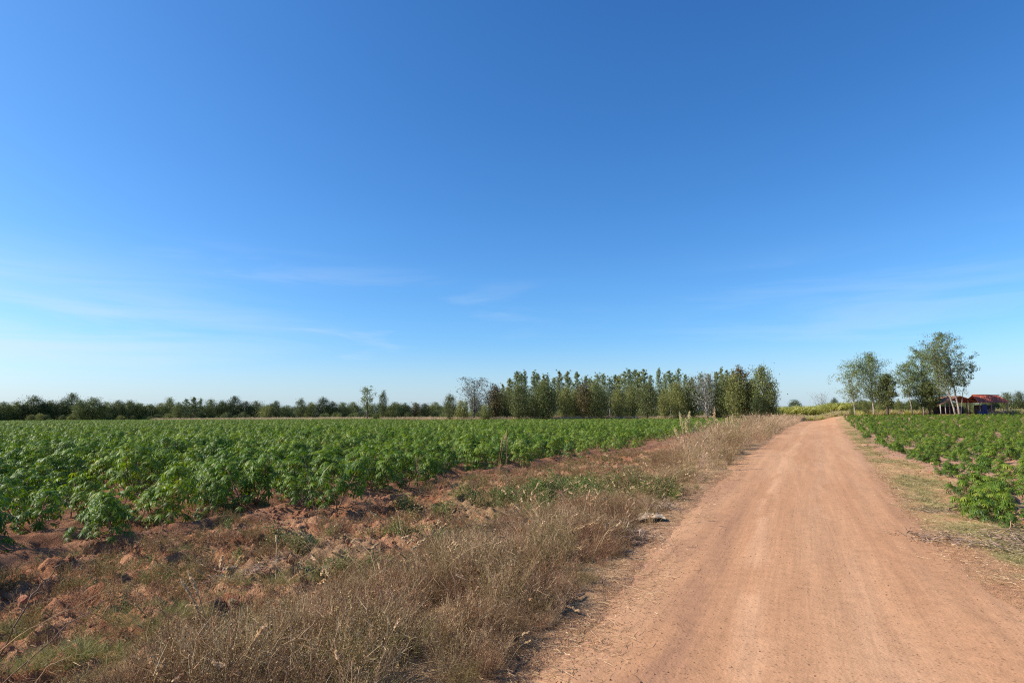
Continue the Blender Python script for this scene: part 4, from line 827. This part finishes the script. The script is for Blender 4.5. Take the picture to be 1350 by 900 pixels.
gm = Geo(); tube(gm, [(0, 0, 0), (0, 0, .02), (0, 0, .85), (0, 0, .9)], [.27, .29, .29, .25], 14); bb = obj('blue_barrel', gm.mesh('barrel', [M['blue']], False))
xx, _ = P(1290, 540, YS - 2.4); bb.location = (xx, YS - 2.6, zb); tag(bb, 'blue barrel standing just left of the hanging tarpaulin', 'barrel')
# gabled rusty shelter
YR = 119.0
xa, za = P(1230, 533, YR); xc, zc = P(1255, 522, YR); xd, zd = P(1281, 530.5, YR); zb2 = float(H(xc, YR))
s2 = empty('rusty_roofed_shelter', (xc, YR, zb2)); tag(s2, 'open shelter with a rusty brown gabled roof behind the leaning pale trunks', 'shelter')
a_, c_, d_ = xa - xc, 0, xd - xc; za -= zb2; zc -= zb2; zd -= zb2
gm = Geo(); sheet(gm, (a_, -2.2, za), (a_, 3, za), (c_, -2.2, zc), (c_, 3, zc), 18); sheet(gm, (d_, -2.2, zd), (d_, 3, zd), (c_, -2.2, zc), (c_, 3, zc), 18); obj('roof', gm.mesh('shelter_roof', [M['rust']]), s2)
for t_ in (1240, 1246.5, 1252, 1262, 1277):
    xx, _ = P(t_, 540, YR - 2); tf = (xx - xc); top = (za + (zc - za) * (tf - a_) / -a_) if tf < 0 else zc + (zd - zc) * tf / d_
    gm = Geo(); tube(gm, [(tf, -2, -.1), (tf, -2, top - .05)], .09, 6); obj('post', gm.mesh('post', [M['white_post'] if t_ < 1250 else M['wood']]), s2)
gm = Geo(); boxm(gm, (.9, 2.6, .9), (6.0, .1, 1.8)); obj('back_wall', gm.mesh('back_wall', [M['dark_wall']]), s2)
gm = Geo(); boxm(gm, (0, 0, .12), (9.5, 1.6, .34)); ld = obj('low_bank', gm.mesh('low_bank', [M['clod']])); ld.location = (xc - .3, YR - 3.6, zb2); tag(ld, 'low pinkish earthen plinth in front of the rusty shelter', 'plinth')
# pale path strip behind the right field
px0, _ = G(1110, 552); strip = Geo(); xsn = np.linspace(60, 150, 40) * .8
Vv = []; 
for xx in xsn: Vv += [[xx, 112.6, float(H(xx, 112.6)) + .03], [xx, 114.4, float(H(xx, 114.4)) + .03]]
i = np.arange(len(xsn) - 1) * 2; Tq = np.concatenate([np.stack([i, i + 2, i + 3], -1), np.stack([i, i + 3, i + 1], -1)])
strip.add(Vv, Tq); pth = obj('path', strip.mesh('path', [simple('path_dust', (.52, .36, .25), .95)])); tag(pth, kind='structure')

# ------------------------------------------------------------------ single things near the road
def plume_grass(px, basepy, stalks, label, green=False, hz=1.0, Yfix=None):
    x, y = G(px, basepy, .05); z = float(H(x, y)); rt = empty('plume_grass', (x, y, z)); tag(rt, label, 'plume grass', 'plume grasses beside the road')
    for (dx, top, ln) in stalks:
        tx, tz = P(px + dx, top, y); tx -= x; tz -= z; K = 9; t = np.linspace(0, 1, K)[:, None]
        pth_ = np.array([tx, 0, tz]) * t + np.array([tx * .9 + rng.normal(0, .05) * hz, rng.normal(0, .05) * hz, 0]) * (t ** 2 - t) + np.cumsum(rng.normal(0, .003, (K, 3)), 0)
        gm = Geo(); tube(gm, pth_, np.linspace(.0045, .0018, K) * min(hz, 1.6), 5); st_ = obj('stalk', gm.mesh('stalk', [M['straw']]), rt)
        k = 150 if hz < 1.5 else 320; q = 1 - ln * rng.beta(1.0, 1.25, k); ps = np.stack([np.interp(q, t[:, 0], pth_[:, j]) for j in range(3)], -1); d = nrm(pth_[-1] - pth_[-3])
        wv = (np.sin((q - (1 - ln)) / ln * math.pi) ** .6)[:, None]; sz = .010 + .011 * hz
        gm = Geo(); stamp(gm, *RH, ps + rng.normal(0, .0055 * hz if hz < 1.5 else .024, (k, 3)) * wv, d + rng.normal(0, .30, (k, 3)), rng.normal(size=(k, 3)), sz * wv[:, 0] + .004, rng.uniform(0, 1, k))
        obj('plume', gm.mesh('plume', [M['plume_green' if green else 'plume']]), st_)
    return rt
plume_grass(905, 618, [(-9, 542, .40), (5, 541, .36), (-16, 563, .3), (15, 553, .3), (-2, 552, .3)], 'pale greenish plume grass, leftmost clump above the tall roadside weeds', True, 2.2)
plume_grass(941, 600, [(1, 536, .42), (-13, 543, .36), (7, 556, .3), (-6, 560, .3)], 'tall pale plume grass clump standing highest above the roadside weeds', False, 2.4)
plume_grass(968, 590, [(-3, 545, .4), (-12, 552, .3), (4, 557, .3)], 'smaller plume grass right of the tall pale clump', True, 2.4)
plume_grass(655, 660, [(14, 566, .25), (8, 575, .2)], 'thin brown seed stalks rising in front of the crop left of centre', False, .7)
plume_grass(275, 838, [(-38, 762, .30), (-28, 752, .32), (-22, 786, .40)], 'bunch of three short brown seed heads on the earth at lower left', False, .9)
plume_grass(268, 880, [(26, 732, .10), (50, 733, .22), (34, 745, .12)], 'tall thin straw stalks with long seed heads at lower left', False, .9)
plume_grass(196, 935, [(3, 862, .35), (22, 866, .35)], 'pale fuzzy seed heads at the bottom edge left of the dry weeds', False, 1.3)
plume_grass(290, 935, [(62, 820, .18), (10, 790, .05)], 'leaning straw stalk with a faint seed head inside the dry weeds', False, .9)
def stem_thing(name, pts, rad, m, label, cat, twigs=0, group=None):
    pts = np.array(pts, float); o0 = pts[0].copy(); gm = Geo(); t = np.linspace(0, 1, len(pts)); tt = np.linspace(0, 1, 14)
    pp = np.stack([np.interp(tt, t, pts[:, j]) for j in range(3)], -1) - o0; pp[1:-1] += rng.normal(0, .006, (12, 3)); tube(gm, pp, np.linspace(rad, rad * .45, 14), 6)
    for _ in range(twigs):
        k = int(rng.integers(4, 13)); d = nrm(pp[k] - pp[k - 1] + rng.normal(0, .6, 3)); l_ = rng.uniform(.05, .22); tube(gm, [pp[k], pp[k] + d * l_ * .5 + rng.normal(0, .01, 3), pp[k] + d * l_], [rad * .5, rad * .4, rad * .2], 4)
    o = obj(name, gm.mesh(name, [M[m]], True)); o.location = o0; tag(o, label, cat, group); return o
def at3(px, py, Y): x, z = P(px, py, Y); return [x, Y, z]
def gp3(px, py, up=0): x, y = G(px, py); return [x, y, float(H(x, y)) + up]
stem_thing('dry_stalk', [gp3(-12, 885, 0), at3(20, 820, 3.75), at3(52, 768, 3.85), at3(82, 742, 3.9)], .006, 'stick', 'dark brown branched stalk leaning at the left picture edge', 'stalk', 5)
stem_thing('dry_stalk', [gp3(-40, 880, 0), at3(30, 833, 3.7), at3(90, 802, 3.85), at3(148, 774, 4.0)], .004, 'straw', 'pale straw stalk arching right from the left picture edge', 'stalk', 0)
stem_thing('dry_stalk', [gp3(-30, 905, 0), at3(45, 860, 3.55), at3(100, 815, 3.7), at3(140, 790, 3.8)], .004, 'stick', 'brown thin stalk below the pale arching straw stalk', 'stalk', 2)
stem_thing('dry_stalk', [gp3(20, 915, 0), at3(60, 880, 3.4), at3(95, 862, 3.45)], .004, 'straw', 'short straw stalk low in the left bottom corner', 'stalk', 0)
for a, b, tw, lb in [((500, 752), (487, 655), 7, 'dark branched dead weed stem standing left of the weed mound'), ((425, 700), (400, 600), 6, 'slim grey weed stem in front of the left crop'), ((565, 700), (548, 600), 9, 'thin branching stem rising before the crop near the earth gap'),
                     ((668, 652), (668, 572), 12, 'reddish brown bushy stem standing up against the crop'), ((640, 768), (690, 640), 6, 'dark stem leaning right out of the weed mound'), ((620, 850), (600, 740), 5, 'pale broken stem inside the weed mound'), ((860, 650), (836, 622), 3, 'short dark stick leaning left at the verge')]:
    base = gp3(*a); top = at3(b[0], b[1], base[1]); md = [(base[j] + top[j]) / 2 + rng.normal(0, .02) for j in range(3)]
    stem_thing('weed_stem', [base, md, top], .005 if base[1] < 12 else .010, 'stick', lb, 'weed stem', tw * 2)
for (a, lb, up, lean) in [((676, 812), 'short pale stub standing at the weed edge, left one of a pair', .12, -.03), ((692, 812), 'short thick pale stub standing at the weed edge, right one of a pair', .14, -.04), ((795, 775), 'short dark stick poking up beside the road edge', .09, -.02)]:
    b = gp3(*a); stem_thing('stem_stub', [b, [b[0] + lean, b[1], b[2] + up]], .010, 'straw' if 'pale' in lb else 'stick', lb, 'stub')
a, b = gp3(672, 892, .012), gp3(706, 858, .012); stem_thing('fallen_stick', [a, b], .005, 'stick', 'thin dark straight stick lying on the gravel at the road edge', 'stick')
for (a, b, lb) in [((1262, 668), (1248, 672), 'small dry stick lying on the right verge'), ((1345, 690), (1320, 705), 'thick pale dry stem lying below the last right cassava plant'), ((1350, 700), (1300, 697), 'long brown dry stem lying along the right field edge'), ((1334, 712), (1290, 703), 'grey dry stem lying crosswise on the right verge'), ((770, 790), (742, 803), 'curved brown twig lying at the edge of the weeds'), ((765, 815), (735, 800), 'pale split stem lying at the edge of the weeds')]:
    A, B = gp3(*a, up=.03), gp3(*b, up=.02); stem_thing('fallen_twig', [A, [(A[0] + B[0]) / 2, (A[1] + B[1]) / 2, (A[2] + B[2]) / 2 + .02], B], .012, 'straw' if 'pale' in lb else 'stick', lb, 'stem', 2)
# single clods
def clod(px, py, s, seed, lb, m='clod', flat=1):
    me = lump(seed, .6, 3); me.materials.append(M[m]); 
    for p_ in me.polygons: p_.use_smooth = False
    x, y = G(px, py); o = obj('earth_clod', me); o.location = (x, y, float(H(x, y)) + s * .12); o.scale = (s, s * .8, s * flat); tag(o, lb, 'clod'); return o
M['clod_pink'] = mat('pink_clod', [(.25, (.34, .17, .10)), (.7, (.48, .28, .19))], .95, .05, 0, .05, 3, 'noise', .4)
clod(1332, 664, .15, 31, 'large pinkish earth clod between the cassava plants at the right edge', 'clod_pink', .85)
clod(1231, 614, .12, 32, 'pink earth clod heaped at the corner of the right field', 'clod_pink', .9)
clod(1140, 588, .15, 33, 'pale earth clod on the left corner of the right field', 'clod_pink', .8)
# crumpled pale sheet on the verge
x, y = G(857, 687); n = 18; U, Vv = np.meshgrid(np.linspace(-.5, .5, n), np.linspace(-.5, .5, n)); hz_ = fbm(U * 7 + 9, Vv * 7, 4, 240, .6) * .13 * (1 - .8 * (U ** 2 + Vv ** 2) * 2) + .02
vv = np.stack([U * .42, Vv * .35 + U * .08, np.maximum(hz_, .0)], -1).reshape(-1, 3); i = (np.arange(n - 1) * n)[:, None] + np.arange(n - 1)[None]
T2 = np.concatenate([np.stack([i, i + 1, i + n + 1], -1).reshape(-1, 3), np.stack([i, i + n + 1, i + n], -1).reshape(-1, 3)])
gm = Geo(); gm.add(vv, T2); gm.add(vv - [0, 0, .008], T2[:, ::-1]); cs_ = obj('crumpled_sheet', gm.mesh('crumpled_sheet', [simple('sheet_paper', (.40, .29, .19), .9, 0, 6, .35)])); cs_.location = (x, y, float(H(x, y)) + .015); tag(cs_, 'crumpled pale beige sheet lying in the weeds at the road edge', 'sheet')
print('objects', len(bpy.data.objects))

# ------------------------------------------------------------------ haze
HAZE = 0
if HAZE:
    hm = bpy.data.materials.new('haze_air'); hm.use_nodes = True; t = hm.node_tree; t.nodes.clear()
    o_ = t.nodes.new('ShaderNodeOutputMaterial'); v_ = t.nodes.new('ShaderNodeVolumePrincipled'); v_.inputs['Color'].default_value = (.86, .92, 1, 1); v_.inputs['Density'].default_value = HAZE; v_.inputs['Anisotropy'].default_value = .2
    t.links.new(v_.outputs[0], o_.inputs['Volume'])
    gm = Geo(); boxm(gm, (0, 0, 0), (1, 1, 1)); hz_o = obj('haze', gm.mesh('haze', [hm])); hz_o.scale = (7600, 7600, 22); hz_o.location = (0, 0, 9); tag(hz_o, kind='stuff')
